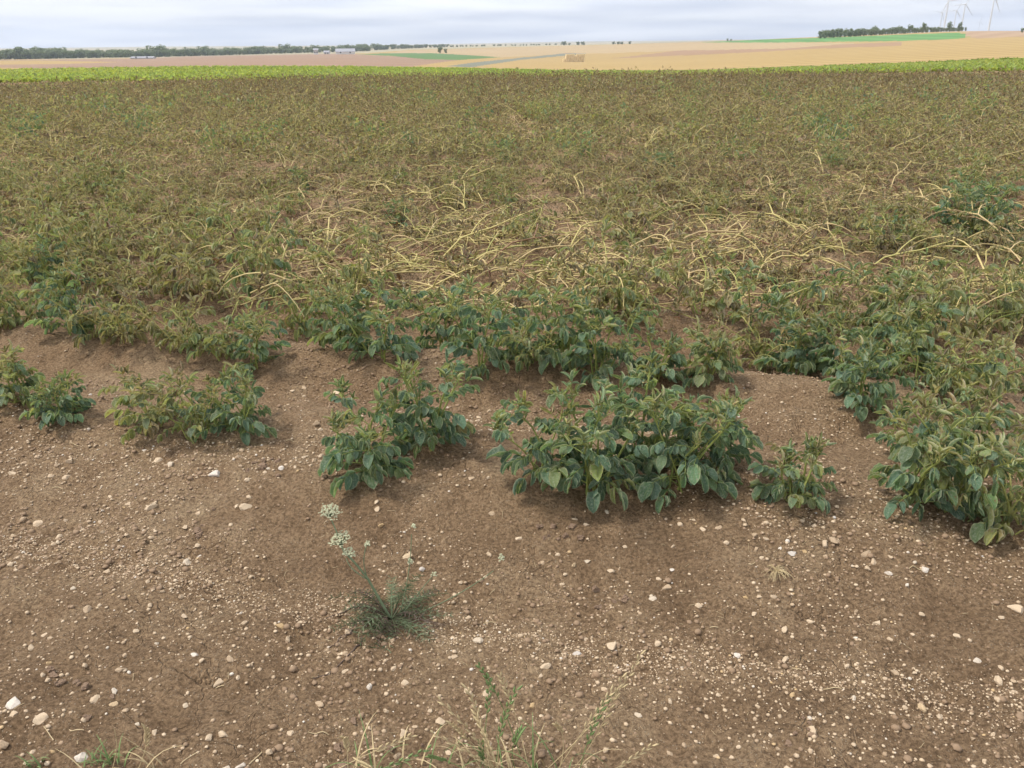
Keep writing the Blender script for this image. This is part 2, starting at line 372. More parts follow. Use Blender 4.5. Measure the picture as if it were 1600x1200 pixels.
def field_material(name, a, b, ang=0.0, period=26.0, stripe=0.35):
    stripe *= 1.4
    q = NT(name); tco = q.n('ShaderNodeTexCoord'); P = tco.outputs['Object']
    mp = q.n('ShaderNodeMapping', {0: P, 2: (0, 0, ang)})
    wv = q.n('ShaderNodeTexWave', {'Vector': mp.outputs[0], 'Scale': 6.2832 / period / 20.0, 'Distortion': 1.2, 'Detail': 2.0, 'Detail Scale': 0.6}).outputs['Fac']
    big = q.noise(P, 0.006, 5, 0.6); med = q.noise(P, 0.12, 4, 0.6)
    f = q.math('ADD', q.math('MULTIPLY', wv, stripe), q.math('MULTIPLY', q.math('ADD', q.math('MULTIPLY', big, 0.65), q.math('MULTIPLY', med, 0.35)), 1 - stripe * 0.5))
    c = q.ramp(f, [(0.30, a), (0.85, b)])
    return q.end(q.n('ShaderNodeBsdfPrincipled', {'Base Color': c, 'Roughness': 0.95, 'Specular IOR Level': 0.1}).outputs[0])

# ================================================================== SETTING
rng = np.random.default_rng(11)

# ---- soil of the potato field: a sheet in rings round the photographer
def build_soil():
    na, nr = 500, 540
    t = np.linspace(-1, 1, na); az = R(78) * (0.50 * t + 0.50 * t ** 3)
    r = np.concatenate([np.geomspace(0.75, 41.0, nr)])
    A, Rr = np.meshgrid(az, r); X = np.sin(A) * Rr; Y = np.cos(A) * Rr
    Z = ground(X, Y)
    k = np.clip((Rr - 36) / 5.0, 0, 1); Z = Z * (1 - k) + k * far_z(X, Y)
    i = np.arange(nr - 1)[:, None] * na; j = np.arange(na - 1)[None]
    Q = np.stack([i + j, i + j + 1, i + na + j + 1, i + na + j], -1).reshape(-1, 4)
    o = obj('ground', mesh_np('ground', np.stack([X, Y, Z], -1).reshape(-1, 3), [Q], M_SOIL)); tag(o, 'brown stony soil of the ridged potato field', kind='structure')
build_soil()

# ---- far farmland, cut into fields
def inpoly(px, py, poly):
    c = np.zeros(px.shape, bool); n = len(poly)
    for k in range(n):
        x1, y1 = poly[k]; x2, y2 = poly[(k + 1) % n]
        cond = ((y1 > py) != (y2 > py)) & (px < (x2 - x1) * (py - y1) / (y2 - y1 + 1e-9) + x1)
        c ^= cond
    return c
GOLD = ((0.29, 0.200, 0.082), (0.39, 0.280, 0.122)); TAN = ((0.32, 0.235, 0.132), (0.40, 0.30, 0.172)); PINK = ((0.235, 0.155, 0.105), (0.31, 0.21, 0.145))
FIELDS = [  # name, label, polygon in the photograph's pixels, colours, direction of the machine lines, painted in this order
 ('stubble_field', 'large golden stubble field on the slope behind the green crop', [(-900, 0), (2600, 0), (2600, 200), (-900, 200)], GOLD, 1.35, 0.30),
 ('distant_land', 'pale hazy farmland on the horizon', [(-900, 96), (-900, -50), (2600, -50), (2600, 30), (1600, 47), (1280, 57), (1060, 66), (960, 69.5), (800, 73.5), (640, 78), (560, 84), (540, 83.5), (300, 88.5), (200, 91.5), (0, 93), (-500, 97)],
   ((0.27, 0.26, 0.17), (0.46, 0.37, 0.24)), 0.4, 0.15),
 ('ploughed_field', 'pinkish brown harvested field in front of the tree belt', [(-900, 120), (-900, 98), (0, 94), (200, 91.5), (300, 88), (540, 83.5), (575, 86), (719, 93.6), (641, 104), (500, 112), (-900, 125)], PINK, 0.3, 0.15),
 ('barley_field', 'golden strip of stubble at the left edge', [(-900, 101), (0, 95), (60, 94.5), (190, 97), (100, 100), (0, 101), (-900, 110)], GOLD, 0.2, 0.2),
 ('barley_field', 'narrow golden strip bordering the green crop', [(-900, 108), (0, 105.5), (85, 107.3), (60, 112), (-900, 120)], GOLD, 0.2, 0.2),
 ('tan_field', 'tan harvested field rising beyond the narrow grey strip', [(600, 84), (640, 78.5), (800, 74), (960, 69.5), (1060, 66.4), (1100, 64.5), (1340, 67.5), (1325, 69.5), (1230, 76), (1060, 79.3), (960, 83), (880, 84), (780, 90), (690, 83.6)], TAN, 0.9, 0.35),
 ('beet_field', 'dark green field with two small trees in the middle distance', [(560, 84.8), (604, 83.1), (680, 83.1), (782, 89.2), (719, 93.6), (665, 92.6), (614, 87.5)], ((0.085, 0.155, 0.055), (0.115, 0.19, 0.07)), 0.7, 0.3),
 ('fallow_strip', 'narrow grey strip running past the straw bales', [(697, 103.5), (736, 105.0), (817, 93.0), (921, 83.5), (884, 83.2), (746, 97)], ((0.155, 0.165, 0.125), (0.20, 0.20, 0.155)), 0.5, 0.2),
 ('harrowed_field', 'brown harrowed band across the golden slope', [(955, 91.5), (1060, 79), (1229, 75.8), (1323, 68.9), (1411, 65.5), (1408, 71.3), (1262, 76.8), (1161, 82.5), (1060, 87)], ((0.26, 0.165, 0.10), (0.32, 0.21, 0.13)), 1.2, 0.3),
 ('clover_field', 'green field below the hilltop wood', [(1090, 64.8), (1276, 59.2), (1502, 50.8), (1514, 58), (1499, 60.7), (1397, 64.2), (1195, 66.6), (1100, 66.2)], ((0.09, 0.20, 0.065), (0.13, 0.26, 0.085)), 0.2, 0.3),
 ('hilltop_field', 'pinkish tan field on the hilltop below the turbines', [(1504, 50.5), (1522, 46.5), (1540, 40), (2600, 30), (2600, 50), (1600, 57), (1528, 60), (1514, 58)], ((0.31, 0.21, 0.135), (0.37, 0.26, 0.165)), 0.6, 0.3),
]
def build_far():
    na, nr = 440, 230
    t = np.linspace(-1, 1, na); az = R(64) * (0.72 * t + 0.28 * t ** 3); r = np.geomspace(70.0, 9400.0, nr)
    A, Rr = np.meshgrid(az, r); X = np.sin(A) * Rr; Y = np.cos(A) * Rr; Z = far_z(X, Y)
    Z = Z + np.clip(Rr - 300, 0, 4000) / 1000 * 0.6 * fbm(X / 130, Y / 130, 4, 2)
    V = np.stack([X, Y, Z], -1).reshape(-1, 3)
    i = np.arange(nr - 1)[:, None] * na; j = np.arange(na - 1)[None]
    Q = np.stack([i + j, i + j + 1, i + na + j + 1, i + na + j], -1).reshape(-1, 4)
    c = V[Q].mean(1); px, py = project(c[:, 0], c[:, 1], c[:, 2]); rr = np.hypot(c[:, 0], c[:, 1])
    owner = np.zeros(len(Q), int)
    for k, f in enumerate(FIELDS):
        m = inpoly(px, py, f[2])
        if f[0] == 'distant_land': m &= rr > 1150
        elif k: m &= (rr < 1500) & (rr > 90)
        owner[m] = k
    for k, (nm, lab, poly, cols, ang, st) in enumerate(FIELDS):
        q = Q[owner == k]
        if not len(q): continue
        used, inv = np.unique(q, return_inverse=True)
        o = obj(nm, mesh_np(nm, V[used], [inv.reshape(-1, 4)], field_material(nm, cols[0], cols[1], ang, 26.0 if nm != 'distant_land' else 900.0, st)))
        tag(o, lab, kind='structure')
    # the green crop's own ground, between the potatoes and the crest
    na, nr = 200, 40
    az = np.linspace(-R(66), R(66), na); r = np.geomspace(40.2, 72.0, nr); A, Rr = np.meshgrid(az, r); X = np.sin(A) * Rr; Y = np.cos(A) * Rr
    V = np.stack([X, Y, far_z(X, Y) - 0.3 * np.clip((Rr - 70) / 2, 0, 1)], -1).reshape(-1, 3)
    i = np.arange(nr - 1)[:, None] * na; j = np.arange(na - 1)[None]
    Q = np.stack([i + j, i + j + 1, i + na + j + 1, i + na + j], -1).reshape(-1, 4)
    tag(obj('crop_ground', mesh_np('crop_ground', V, [Q], M_SOIL)), 'soil under the bright green crop', kind='structure')
build_far()

# ================================================================== POTATO PLANTS
def leaflet(L, Wd, fold, curl, droop, crump, seed, nx=2, ny=6, narrow=1.0):
    """one leaflet: base at the origin, pointing along +Y, upper side +Z; margins lifted by fold and curl"""
    rg = np.random.default_rng(seed)
    v = np.linspace(0, 1, ny + 1); u = np.linspace(-1, 1, 2 * nx + 1)
    w = Wd * 0.5 * np.clip(np.sin(math.pi * np.clip(v, 0, 1) ** 0.74), 0, 1) ** 0.60; w[0] = Wd * 0.05; w[-1] = Wd * 0.015
    th = -droop * v ** 1.2; ds = L / ny
    cy_ = np.concatenate([[0], np.cumsum(np.cos(th[:-1]) * ds)]); cz = np.concatenate([[0], np.cumsum(np.sin(th[:-1]) * ds)])
    U, Vv = np.meshgrid(u, v); wr = w[:, None]
    fa = fold * np.abs(U) ** 0.6 + curl * np.abs(U) ** 3
    X = np.sign(U) * wr * np.abs(U) * np.cos(fa * 0.9); up = wr * np.abs(U) * np.sin(fa)
    up = up + crump * wr * (rg.normal(size=U.shape)) * np.abs(U)
    Y = cy_[:, None] - np.sin(th)[:, None] * up * -1.0 * 0 + np.sin(-th)[:, None] * up
    Z = cz[:, None] + np.cos(th)[:, None] * up
    X = X + crump * 0.3 * wr * rg.normal(size=U.shape)
    n = 2 * nx + 1; i = np.arange(ny)[:, None] * n; j = np.arange(2 * nx)[None]
    Q = np.stack([i + j, i + j + 1, i + n + j + 1, i + n + j], -1).reshape(-1, 4)
    return Geo(np.stack([X, Y, Z], -1).reshape(-1, 3), Q, None, None, np.stack([U, Vv, U * 0], -1).reshape(-1, 3))

STY = {  # leaflet styles: length, width, fold, curl, droop, crumple
    'lush': [(0.068, 0.053, 0.18, 0.45, 0.45, 0.12), (0.062, 0.047, 0.32, 0.6, 0.8, 0.13), (0.072, 0.053, 0.12, 0.35, 0.7, 0.14), (0.056, 0.042, 0.55, 0.8, 1.0, 0.13), (0.066, 0.053, 0.10, -0.45, 0.6, 0.13), (0.060, 0.047, 0.8, 0.3, 0.5, 0.14)],
    'wilt': [(0.062, 0.034, 0.75, 0.3, 0.6, 0.10), (0.056, 0.030, 0.95, 0.2, 1.0, 0.12), (0.066, 0.040, 0.55, 0.5, 0.9, 0.12), (0.050, 0.030, 0.85, 0.5, 0.3, 0.15)],
    'dry':  [(0.048, 0.022, 0.9, 0.5, 1.1, 0.25), (0.040, 0.018, 1.2, 0.2, 0.5, 0.25), (0.054, 0.020, 1.0, 0.4, 1.6, 0.3), (0.044, 0.026, 0.8, 0.7, 0.8, 0.3)],
    'apex': [(0.040, 0.018, 0.8, 0.4, -0.5, 0.06), (0.034, 0.016, 0.9, 0.3, 0.6, 0.08), (0.046, 0.020, 0.7, 0.5, 0.9, 0.06)],
}
LHI = {s: [leaflet(*p, seed=i + 3) for i, p in enumerate(v)] for s, v in STY.items()}
LLO = {s: [leaflet(*p, seed=i + 3, nx=1, ny=2) for i, p in enumerate(v)] for s, v in STY.items()}
LMESH = {s: [g.mesh('leaflet', M_LEAF) for g in v] for s, v in LHI.items()}

def leaf_template(style, rg):
    """a compound leaf: stalk along +Y from the origin, two or three pairs of leaflets and one at the tip"""
    L = {'lush': 0.125, 'wilt': 0.13, 'dry': 0.10, 'apex': 0.055}[style] * rg.uniform(0.8, 1.2)
    droop = {'lush': rg.uniform(0.6, 1.3), 'wilt': rg.uniform(0.9, 1.9), 'dry': rg.uniform(0.8, 2.6), 'apex': rg.uniform(-0.6, 0.9)}[style]
    n = 7; t = np.linspace(0, 1, n); el = 0.15 - droop * t ** 1.3; side = rg.normal() * 0.35
    ds = L / (n - 1)
    P = [np.zeros(3)]
    for k in range(n - 1):
        P.append(P[-1] + ds * np.array([math.sin(side * t[k]) * math.cos(el[k]), math.cos(side * t[k]) * math.cos(el[k]), math.sin(el[k])]))
    P = np.array(P)
    rach = tube(P, np.linspace(0.0022, 0.0010, n), 4)
    npair = {'lush': 3, 'wilt': 3, 'dry': 2, 'apex': 2}[style]
    items = []
    def put(tt, yaw, sc):
        k = tt * (n - 1); k0 = min(int(k), n - 2); p = P[k0] + (P[k0 + 1] - P[k0]) * (k - k0); e = el[min(int(round(k)), n - 1)]
        hang = {'lush': rg.uniform(0.25, 1.15), 'wilt': rg.uniform(0.5, 1.35), 'dry': rg.uniform(-0.2, 1.5), 'apex': rg.uniform(-0.9, 0.5)}[style]
        roll = rg.normal() * {'lush': 0.25, 'wilt': 0.4, 'dry': 0.9, 'apex': 0.5}[style]
        if abs(yaw) < 0.3: pitch = e - hang * 0.4
        else: pitch = -hang + e * 0.25
        M = mT(*p) @ mR('Z', -(yaw + side * tt)) @ mR('X', pitch) @ mR('Y', roll) @ mS(sc)
        items.append((int(rg.integers(len(STY[style]))), M))
    for q in range(npair):
        tt = 0.42 + 0.46 * q / max(1, npair - 1) if npair > 1 else 0.6
        sc = (0.58 + 0.34 * q / max(1, npair - 1)) * rg.uniform(0.85, 1.12)
        for sg in (-1, 1):
            if style == 'dry' and rg.random() < 0.25: continue
            put(min(0.94, tt + rg.normal() * 0.03), sg * rg.uniform(0.85, 1.25), sc * rg.uniform(0.9, 1.1))
    put(1.0, rg.normal() * 0.15, rg.uniform(1.0, 1.2))
    tips = np.array([(M @ np.array([0, STY[style][v][0], -0.01, 1.0]))[:3] for v, M in items])
    def merged(lib):
        gs = [rach] if lib is LHI else [tube(P[::3], np.linspace(0.0022, 0.0012, 3), 3)]
        for v, M in items:
            g = lib[style][v].xf(M); g.tint[:, 1] = rg.random(); g.tint[:, 0] = rg.normal() * 0.03; gs.append(g)
        return join(gs)
    return dict(style=style, rach=rach, items=items, tips=tips, hi=merged(LHI), lo=merged(LLO))
rgt = np.random.default_rng(5)
TPL = {s: [leaf_template(s, rgt) for _ in range(n)] for s, n in (('lush', 8), ('wilt', 7), ('dry', 7), ('apex', 5))}
def two_materials(g_r, g, name):
    """stalk faces in the stem material, blades in the leaf material"""
    me = g.mesh(name, M_LEAF); me.materials.append(M_STEM); nq = len(g_r.Q)
    mi = np.zeros(len(me.polygons), np.int32); mi[:nq] = 1; me.polygons.foreach_set('material_index', mi); return me
for s in TPL:
    for T in TPL[s]:
        T['rmesh'] = T['rach'].mesh('leaf_stalk', M_STEM)
        T['mesh'] = two_materials(T['rach'], T['hi'], 'compound_leaf')

KIND = {
 'lush':   dict(nst=(4, 5), L=(0.27, 0.42), el=(64, 87), bend=(0.15, 0.65), nl=(7, 9), mix=(('lush', 0.86), ('wilt', 0.14)), apex=(4, 7), rad=0.0050, kink=0.15, lsc=1.0),
 'wilt':   dict(nst=(4, 6), L=(0.30, 0.46), el=(48, 82), bend=(0.5, 1.2), nl=(7, 9), mix=(('wilt', 0.62), ('lush', 0.20), ('dry', 0.18)), apex=(2, 5), rad=0.0048, kink=0.22, lsc=0.95),
 'stemmy': dict(nst=(4, 7), L=(0.45, 0.95), el=(0, 24), bend=(0.2, 0.8), nl=(4, 8), mix=(('dry', 0.85), ('wilt', 0.15)), apex=(0, 3), rad=0.0066, kink=0.46, lsc=0.9),
 'dry':    dict(nst=(6, 9), L=(0.30, 0.58), el=(12, 70), bend=(0.4, 1.5), nl=(9, 12), mix=(('dry', 0.72), ('wilt', 0.28)), apex=(2, 4), rad=0.0042, kink=0.38, lsc=1.0),
}
def gen_plant(kind, rg, scale=1.0):
    K = KIND[kind]; stems = []; leaves = []
    nst = int(rg.integers(K['nst'][0], K['nst'][1] + 1)); a0 = rg.uniform(0, 6.28)
    def add_leaf(p, az, pitch, style, sc):
        T = TPL[style][int(rg.integers(len(TPL[style])))]
        for _ in range(7):
            M = mT(*p) @ mR('Z', az) @ mR('X', pitch) @ mS(sc)
            zt = (T['tips'] @ M[:3, :3].T + M[:3, 3])[:, 2]
            if zt.min() > -0.015: break
            pitch += 0.20
        leaves.append((T, M))
    for k in range(nst):
        az = a0 + k * 6.283 / nst + rg.normal() * 0.35; L = rg.uniform(*K['L']) * scale; el0 = R(rg.uniform(*K['el'])); bend = rg.uniform(*K['bend'])
        n = 11; ds = L / (n - 1); p = np.array([rg.normal() * 0.02, rg.normal() * 0.02, -0.02]); P = [p]; A = []; E = []
        kz = 0.0
        for i in range(n - 1):
            t = i / (n - 1)
            if i % 3 == 1: kz += rg.normal() * K['kink'] * 1.7; ke = rg.normal() * K['kink'] * 0.5
            elif i == 0: ke = 0.0
            e = el0 - bend * t ** 1.2 + ke + rg.normal() * 0.04; a = az + kz * 0.6 + rg.normal() * 0.05
            q = P[-1] + ds * np.array([math.cos(a) * math.cos(e), math.sin(a) * math.cos(e), math.sin(e)])
            lo = 0.008 + 0.012 * rg.random()
            if q[2] < lo and i > 1: q[2] = lo
            P.append(q); A.append(a); E.append(e)
        P = np.array(P); rad = K['rad'] * rg.uniform(0.75, 1.2) * (0.6 + 0.4 * scale)
        g = tube(P, np.linspace(rad, rad * 0.55, n), 6)
        if kind in ('stemmy', 'dry') and rg.random() < 0.8:            # a fork
            i = int(rg.integers(4, 8)); sgn = rg.choice([-1, 1]); q = P[i]; B = [q]
            for j in range(6):
                a = A[i] + sgn * (0.7 + 0.1 * j); e = E[i] + 0.5 - 0.25 * j
                q = q + ds * 0.9 * np.array([math.cos(a) * math.cos(e), math.sin(a) * math.cos(e), math.sin(e)]); q[2] = max(q[2], 0.01); B.append(q)
            g = join([g, tube(np.array(B), np.linspace(rad * 0.7, rad * 0.35, 7), 5)])
        stems.append(g)
        nl = int(rg.integers(K['nl'][0], K['nl'][1] + 1)); ph = rg.uniform(0, 6.28)
        for i in range(nl):
            t = 0.12 + 0.80 * (i + rg.uniform(-0.2, 0.2)) / max(1, nl - 1); t = min(max(t, 0.08), 0.93)
            kk = t * (n - 1); k0 = min(int(kk), n - 2); q = P[k0] + (P[k0 + 1] - P[k0]) * (kk - k0)
            r = rg.random(); st = K['mix'][-1][0]; acc = 0
            for s_, w_ in K['mix']:
                acc += w_
                if r < acc: st = s_; break
            sc = K['lsc'] * scale ** 0.5 * (1.08 - 0.45 * t) * rg.uniform(0.85, 1.15)
            # matrices use +Y as forward, so the azimuth is turned by a quarter
            add_leaf(q, ph + i * 2.4 - math.pi / 2, R(rg.uniform(-5, 35)) + 0.25 * t, st, sc)
        for i in range(int(rg.integers(K['apex'][0], K['apex'][1] + 1))):
            add_leaf(P[-1] - (P[-1] - P[-2]) * rg.random() * 2, rg.uniform(0, 6.28), R(rg.uniform(10, 75)), 'apex', scale ** 0.4 * rg.uniform(0.8, 1.3))
    return stems, leaves

def build_near(name, base, kind, scale, age, seed, label, group):
    """a plant of the two front rows: stems, leaves and every leaflet on its own"""
    rg = np.random.default_rng(seed); stems, leaves = gen_plant(kind, rg, scale)
    root = later(name, None, None, mT(*base), tags=(label, 'potato plant', group))
    for g in stems: later('stem', g.mesh('stem', M_STEM), root, None, (0.18 + age * 0.6, 0, 0, 1))
    for T, M in leaves:
        h = M[2, 3]; a = age + rg.normal() * 0.06 + (0.10 if rg.random() < 0.12 else 0) + (0.24 if rg.random() < 0.025 else 0) + (0.20 if T['style'] == 'apex' else 0)
        lf = later('leaf', T['rmesh'], root, M, (0.12 + age * 0.7, 0, 0, 1))
        if T['style'] == 'apex':
            lf.me = T['mesh']; lf.color = (min(1, max(0, a)), rg.random(), 0, 1); continue      # curled shoot tips, too small to pick apart
        for v, m in T['items']:
            later('leaflet', LMESH[T['style']][v], lf, m, (min(1, max(0, a + rg.normal() * 0.03)), rg.random(), 0, 1))
    return root

# proto plants of the withered rows behind
PROTO = {}
for kd, n in (('lush', 3), ('wilt', 5), ('stemmy', 6), ('dry', 6)):
    PROTO[kd] = []
    for i in range(n):
        st, lv = gen_plant(kd, np.random.default_rng(100 + i + 37 * len(kd)), 1.0)
        PROTO[kd].append(dict(stems=st, leaves=lv, smesh=[g.mesh('stem', M_STEM) for g in st]))
def build_mid(name, kind, i, M, age, rg, label, group):
    P = PROTO[kind][i]
    root = later(name, None, None, M, tags=(label, 'potato plant', group))
    sa = {'lush': 0.20, 'wilt': 0.40, 'stemmy': 0.62, 'dry': 0.50}[kind]
    for me in P['smesh']: later('stem', me, root, None, (sa + rg.normal() * 0.12 + (0.3 if rg.random() < 0.15 else 0), 0, 0, 1))
    for T, m in P['leaves']:
        a = age + rg.normal() * 0.07 + (0.28 if rg.random() < 0.10 else 0)
        later('leaf', T['mesh'], root, m, (min(1.05, max(0, a)), rg.random(), 0, 1))
    return root

# ---- the plants of the two front rows, where they stand in the photograph
G1 = 'leafy potato plants of the front row'; G2 = 'leafy potato plants of the second row'
FRONT = [  # pixel of the foot, kind, size, age, label
 (30, 632, 'lush', 0.64, 0.20, 'potato plant at the left edge, leftmost of the front row', G1),
 (98, 652, 'lush', 0.50, 0.06, 'small low dark green potato plant beside the leftmost one of the front row', G1),
 (245, 668, 'lush', 0.76, 0.32, 'yellowing potato plant, left one of the three-plant clump at left in the front row', G1),
 (318, 678, 'wilt', 0.60, 0.24, 'wilting potato plant in the middle of the three-plant clump at left in the front row', G1),
 (384, 676, 'lush', 0.72, 0.08, 'dark green potato plant, right one of the three-plant clump at left in the front row', G1),
 (582, 735, 'lush', 1.00, 0.03, 'potato plant with a tall pale shoot behind the white flower umbels', G1),
 (672, 702, 'lush', 0.92, 0.03, 'dark green potato plant touching the right side of the one behind the flower umbels', G1),
 (862, 752, 'lush', 0.98, 0.05, 'potato plant at the left end of the big central clump in the front row', G1),
 (930, 768, 'lush', 1.05, 0.02, 'potato plant with large dusty leaves low in the front of the big central clump', G1),
 (1000, 722, 'lush', 1.10, 0.03, 'potato plant with tall stems at the back of the big central clump', G1),
 (1062, 768, 'lush', 1.00, 0.04, 'potato plant in the right front of the big central clump, one pale leaf hanging', G1),
 (1108, 735, 'lush', 0.80, 0.03, 'potato plant at the right end of the big central clump', G1),
 (1240, 782, 'lush', 0.60, 0.12, 'small separate potato plant just right of the big central clump', G1),
 (1418, 785, 'lush', 0.98, 0.08, 'potato plant at the left front of the big clump at the right edge', G1),
 (1490, 798, 'lush', 1.08, 0.17, 'potato plant with greyish folded leaves in the middle of the clump at the right edge', G1),
 (1572, 828, 'wilt', 0.85, 0.30, 'potato plant with yellow and brown lower leaves at the right edge of the front row', G1),
 (1440, 715, 'wilt', 0.80, 0.15, 'potato plant with curled leaf margins at the back left of the right edge clump', G1),
 (1540, 730, 'lush', 0.86, 0.17, 'potato plant with a pale drooping leaf at the back right of the right edge clump', G1),
 (-5, 512, 'wilt', 0.9, 0.34, 'yellow green potato plant cut by the left picture edge in the second row', G2),
 (160, 522, 'wilt', 0.85, 0.34, 'light green potato plant between the dark blue green one and the faded ones', G2),
 (40, 505, 'wilt', 0.95, 0.30, 'yellow green potato plant at the left edge in the second row', G2),
 (118, 520, 'lush', 0.85, 0.02, 'dark blue green potato plant near the left edge in the second row', G2),
 (200, 532, 'wilt', 0.72, 0.42, 'faded potato plant right of the dark blue green one in the second row', G2),
 (285, 545, 'wilt', 0.80, 0.40, 'faded potato plant with hanging yellow leaves behind the three-plant clump', G2),
 (342, 560, 'wilt', 0.75, 0.26, 'grey green potato plant behind the three-plant clump', G2),
 (395, 575, 'lush', 0.72, 0.14, 'potato plant overhanging bare soil above the right end of the three-plant clump', G2),
 (475, 522, 'wilt', 0.90, 0.22, 'left plant of the pair of potato plants in the second row left of centre', G2),
 (538, 548, 'lush', 0.86, 0.16, 'potato plant in the middle of the second row group left of centre', G2),
 (598, 562, 'lush', 0.88, 0.05, 'dark potato plant at the right end of the second row group left of centre', G2),
 (690, 548, 'lush', 0.92, 0.12, 'potato plant at the left end of the central second row clump', G2),
 (755, 585, 'lush', 0.98, 0.03, 'dark potato plant reaching furthest forward in the central second row clump', G2),
 (815, 560, 'wilt', 0.85, 0.22, 'potato plant with brown lower leaves in the central second row clump', G2),
 (882, 570, 'lush', 0.98, 0.10, 'bushy potato plant at the right of the central second row clump', G2),
 (930, 592, 'lush', 0.90, 0.06, 'potato plant between the second row clump and the tall stems before it', G2),
 (1022, 592, 'lush', 0.58, 0.06, 'small isolated potato plant in front of the bare ridge', G2),
 (1108, 588, 'lush', 0.66, 0.22, 'thin potato plant with curled tops right of the small isolated one', G2),
 (1190, 572, 'wilt', 0.82, 0.38, 'yellowing potato plant hanging over the end of the bare ridge', G2),
 (1248, 588, 'lush', 0.72, 0.02, 'low dark green potato plant at the left end of the right-hand second row clump', G2),
 (1312, 598, 'lush', 0.86, 0.06, 'potato plant second from the left in the right-hand second row clump', G2),
 (1345, 638, 'lush', 0.74, 0.00, 'dark potato plant hanging lowest in the right-hand second row clump', G2),
 (1400, 580, 'lush', 1.08, 0.12, 'tallest potato plant, with an upright shoot, in the right-hand second row clump', G2),
 (1445, 612, 'wilt', 0.86, 0.18, 'potato plant right of the tallest one in the right-hand second row clump', G2),
 (1500, 622, 'wilt', 0.80, 0.30, 'sprawling light green potato plant in the right-hand second row clump', G2),
 (1566, 612, 'wilt', 0.80, 0.36, 'sprawling yellow stemmed potato plant at the right edge of the second row', G2),
 (985, 502, 'wilt', 0.78, 0.30, 'potato plant with a yellow leaf at the left end of the bare ridge', 'potato plants of the third row'),
 (1575, 500, 'wilt', 0.80, 0.36, 'grey green drooping potato plant at the right edge of the third row', 'potato plants of the third row'),
]
for i, (px, py, kd, sc, age, lab, grp) in enumerate(FRONT):
    p = at(px, py); build_near('potato_plant', p, kd, sc * (0.94 if grp == G1 else 1.12), age, 900 + i, lab, grp)

# ---- the rows behind
rgm = np.random.default_rng(23)
GREEN_SPOTS = [(1500, 374, 1.0), (1530, 378, 1.05), (1515, 352, 0.9), (470, 296, 0.62), (790, 255, 0.7), (1020, 268, 0.7), (1040, 272, 0.6), (620, 352, 0.6), (1375, 396, 0.66), (1410, 392, 0.6), (95, 460, 0.75), (1150, 240, 0.6), (1590, 395, 0.6), (640, 240, 0.6), (150, 170, 0.7), (1280, 205, 0.6)]
GS = np.array([at(a, b)[:2] for a, b, c in GREEN_SPOTS])
cand = []
for k in range(2, 46):
    s = ROW0 + ROWD * k
    x = -34.0
    while x < 34.0:
        x += (0.23 if k < 7 else 0.28) * rgm.uniform(0.7, 1.3)
        y = s
        for _ in range(4): y = s - x * (0.27 - 0.018 * (min(max(y, 2.5), 8.0) - 2.5))
        y += rgm.normal() * 0.06
        if math.hypot(x, y) > 40.2: continue
        px, py = project(x, y, 0.15)
        if not (-260 < px < 1860): continue
        cand.append((math.hypot(x, y), x, y, k, px, py, -60 < px < 1660))
cand.sort()
n_front_green = 0
for (gx, gy), (ga, gb, gc) in zip(GS, GREEN_SPOTS):
    kk = max(2, int(round((float(row_s(gx, gy)) - ROW0) / ROWD))); cand.append((float(np.hypot(gx, gy)), gx, gy, kk, ga, gb, gc))
cand.sort(key=lambda q: q[0])
def kind_at(x, y, k, px, py):
    r = rgm.random(); patch = float(fbm(x * 0.35, y * 0.35, 31, 2))
    if k == 2:                                                            # third row: bare on the ridge right of centre
        if 420 < px < 960 or 1010 < px < 1170: return ('stemmy', 0.6) if r < 0.85 else ('wilt', 0.40)
        return ('wilt', 0.28 + 0.16 * rgm.random()) if r < 0.80 else ('dry', 0.46)
    if y < 9.5 and px > 380:
        bare = 0.80 - 0.11 * (k - 3) + patch * 0.3
        if r < bare: return 'stemmy', 0.62
        return ('dry', 0.56) if r < bare + 0.68 * (1 - bare) else ('wilt', 0.40)
    if y < 9.5:
        if r < 0.22: return 'stemmy', 0.58
        return ('wilt', 0.34 + 0.16 * rgm.random()) if r < (0.72 if y < 6.5 else 0.5) else ('dry', 0.52)
    if r < 0.16 + max(0, patch) * 0.3: return 'stemmy', 0.62
    if r < 0.25: return 'wilt', 0.12 + 0.25 * rgm.random()
    return 'dry', 0.57
n_ind = 300 - len(FRONT); taken = 0; far_list = []
ORD = ['third', 'fourth', 'fifth', 'sixth', 'seventh', 'eighth', 'ninth', 'tenth', 'eleventh', 'twelfth', 'thirteenth']
LOOK = {'lush': 'dark green leafy potato plant still alive', 'wilt': 'wilting yellow green potato plant', 'stemmy': 'withered potato plant of bare yellow stems', 'dry': 'withered potato plant with crumpled olive leaves'}
fx = np.array([at(f[0], f[1])[:2] for f in FRONT])
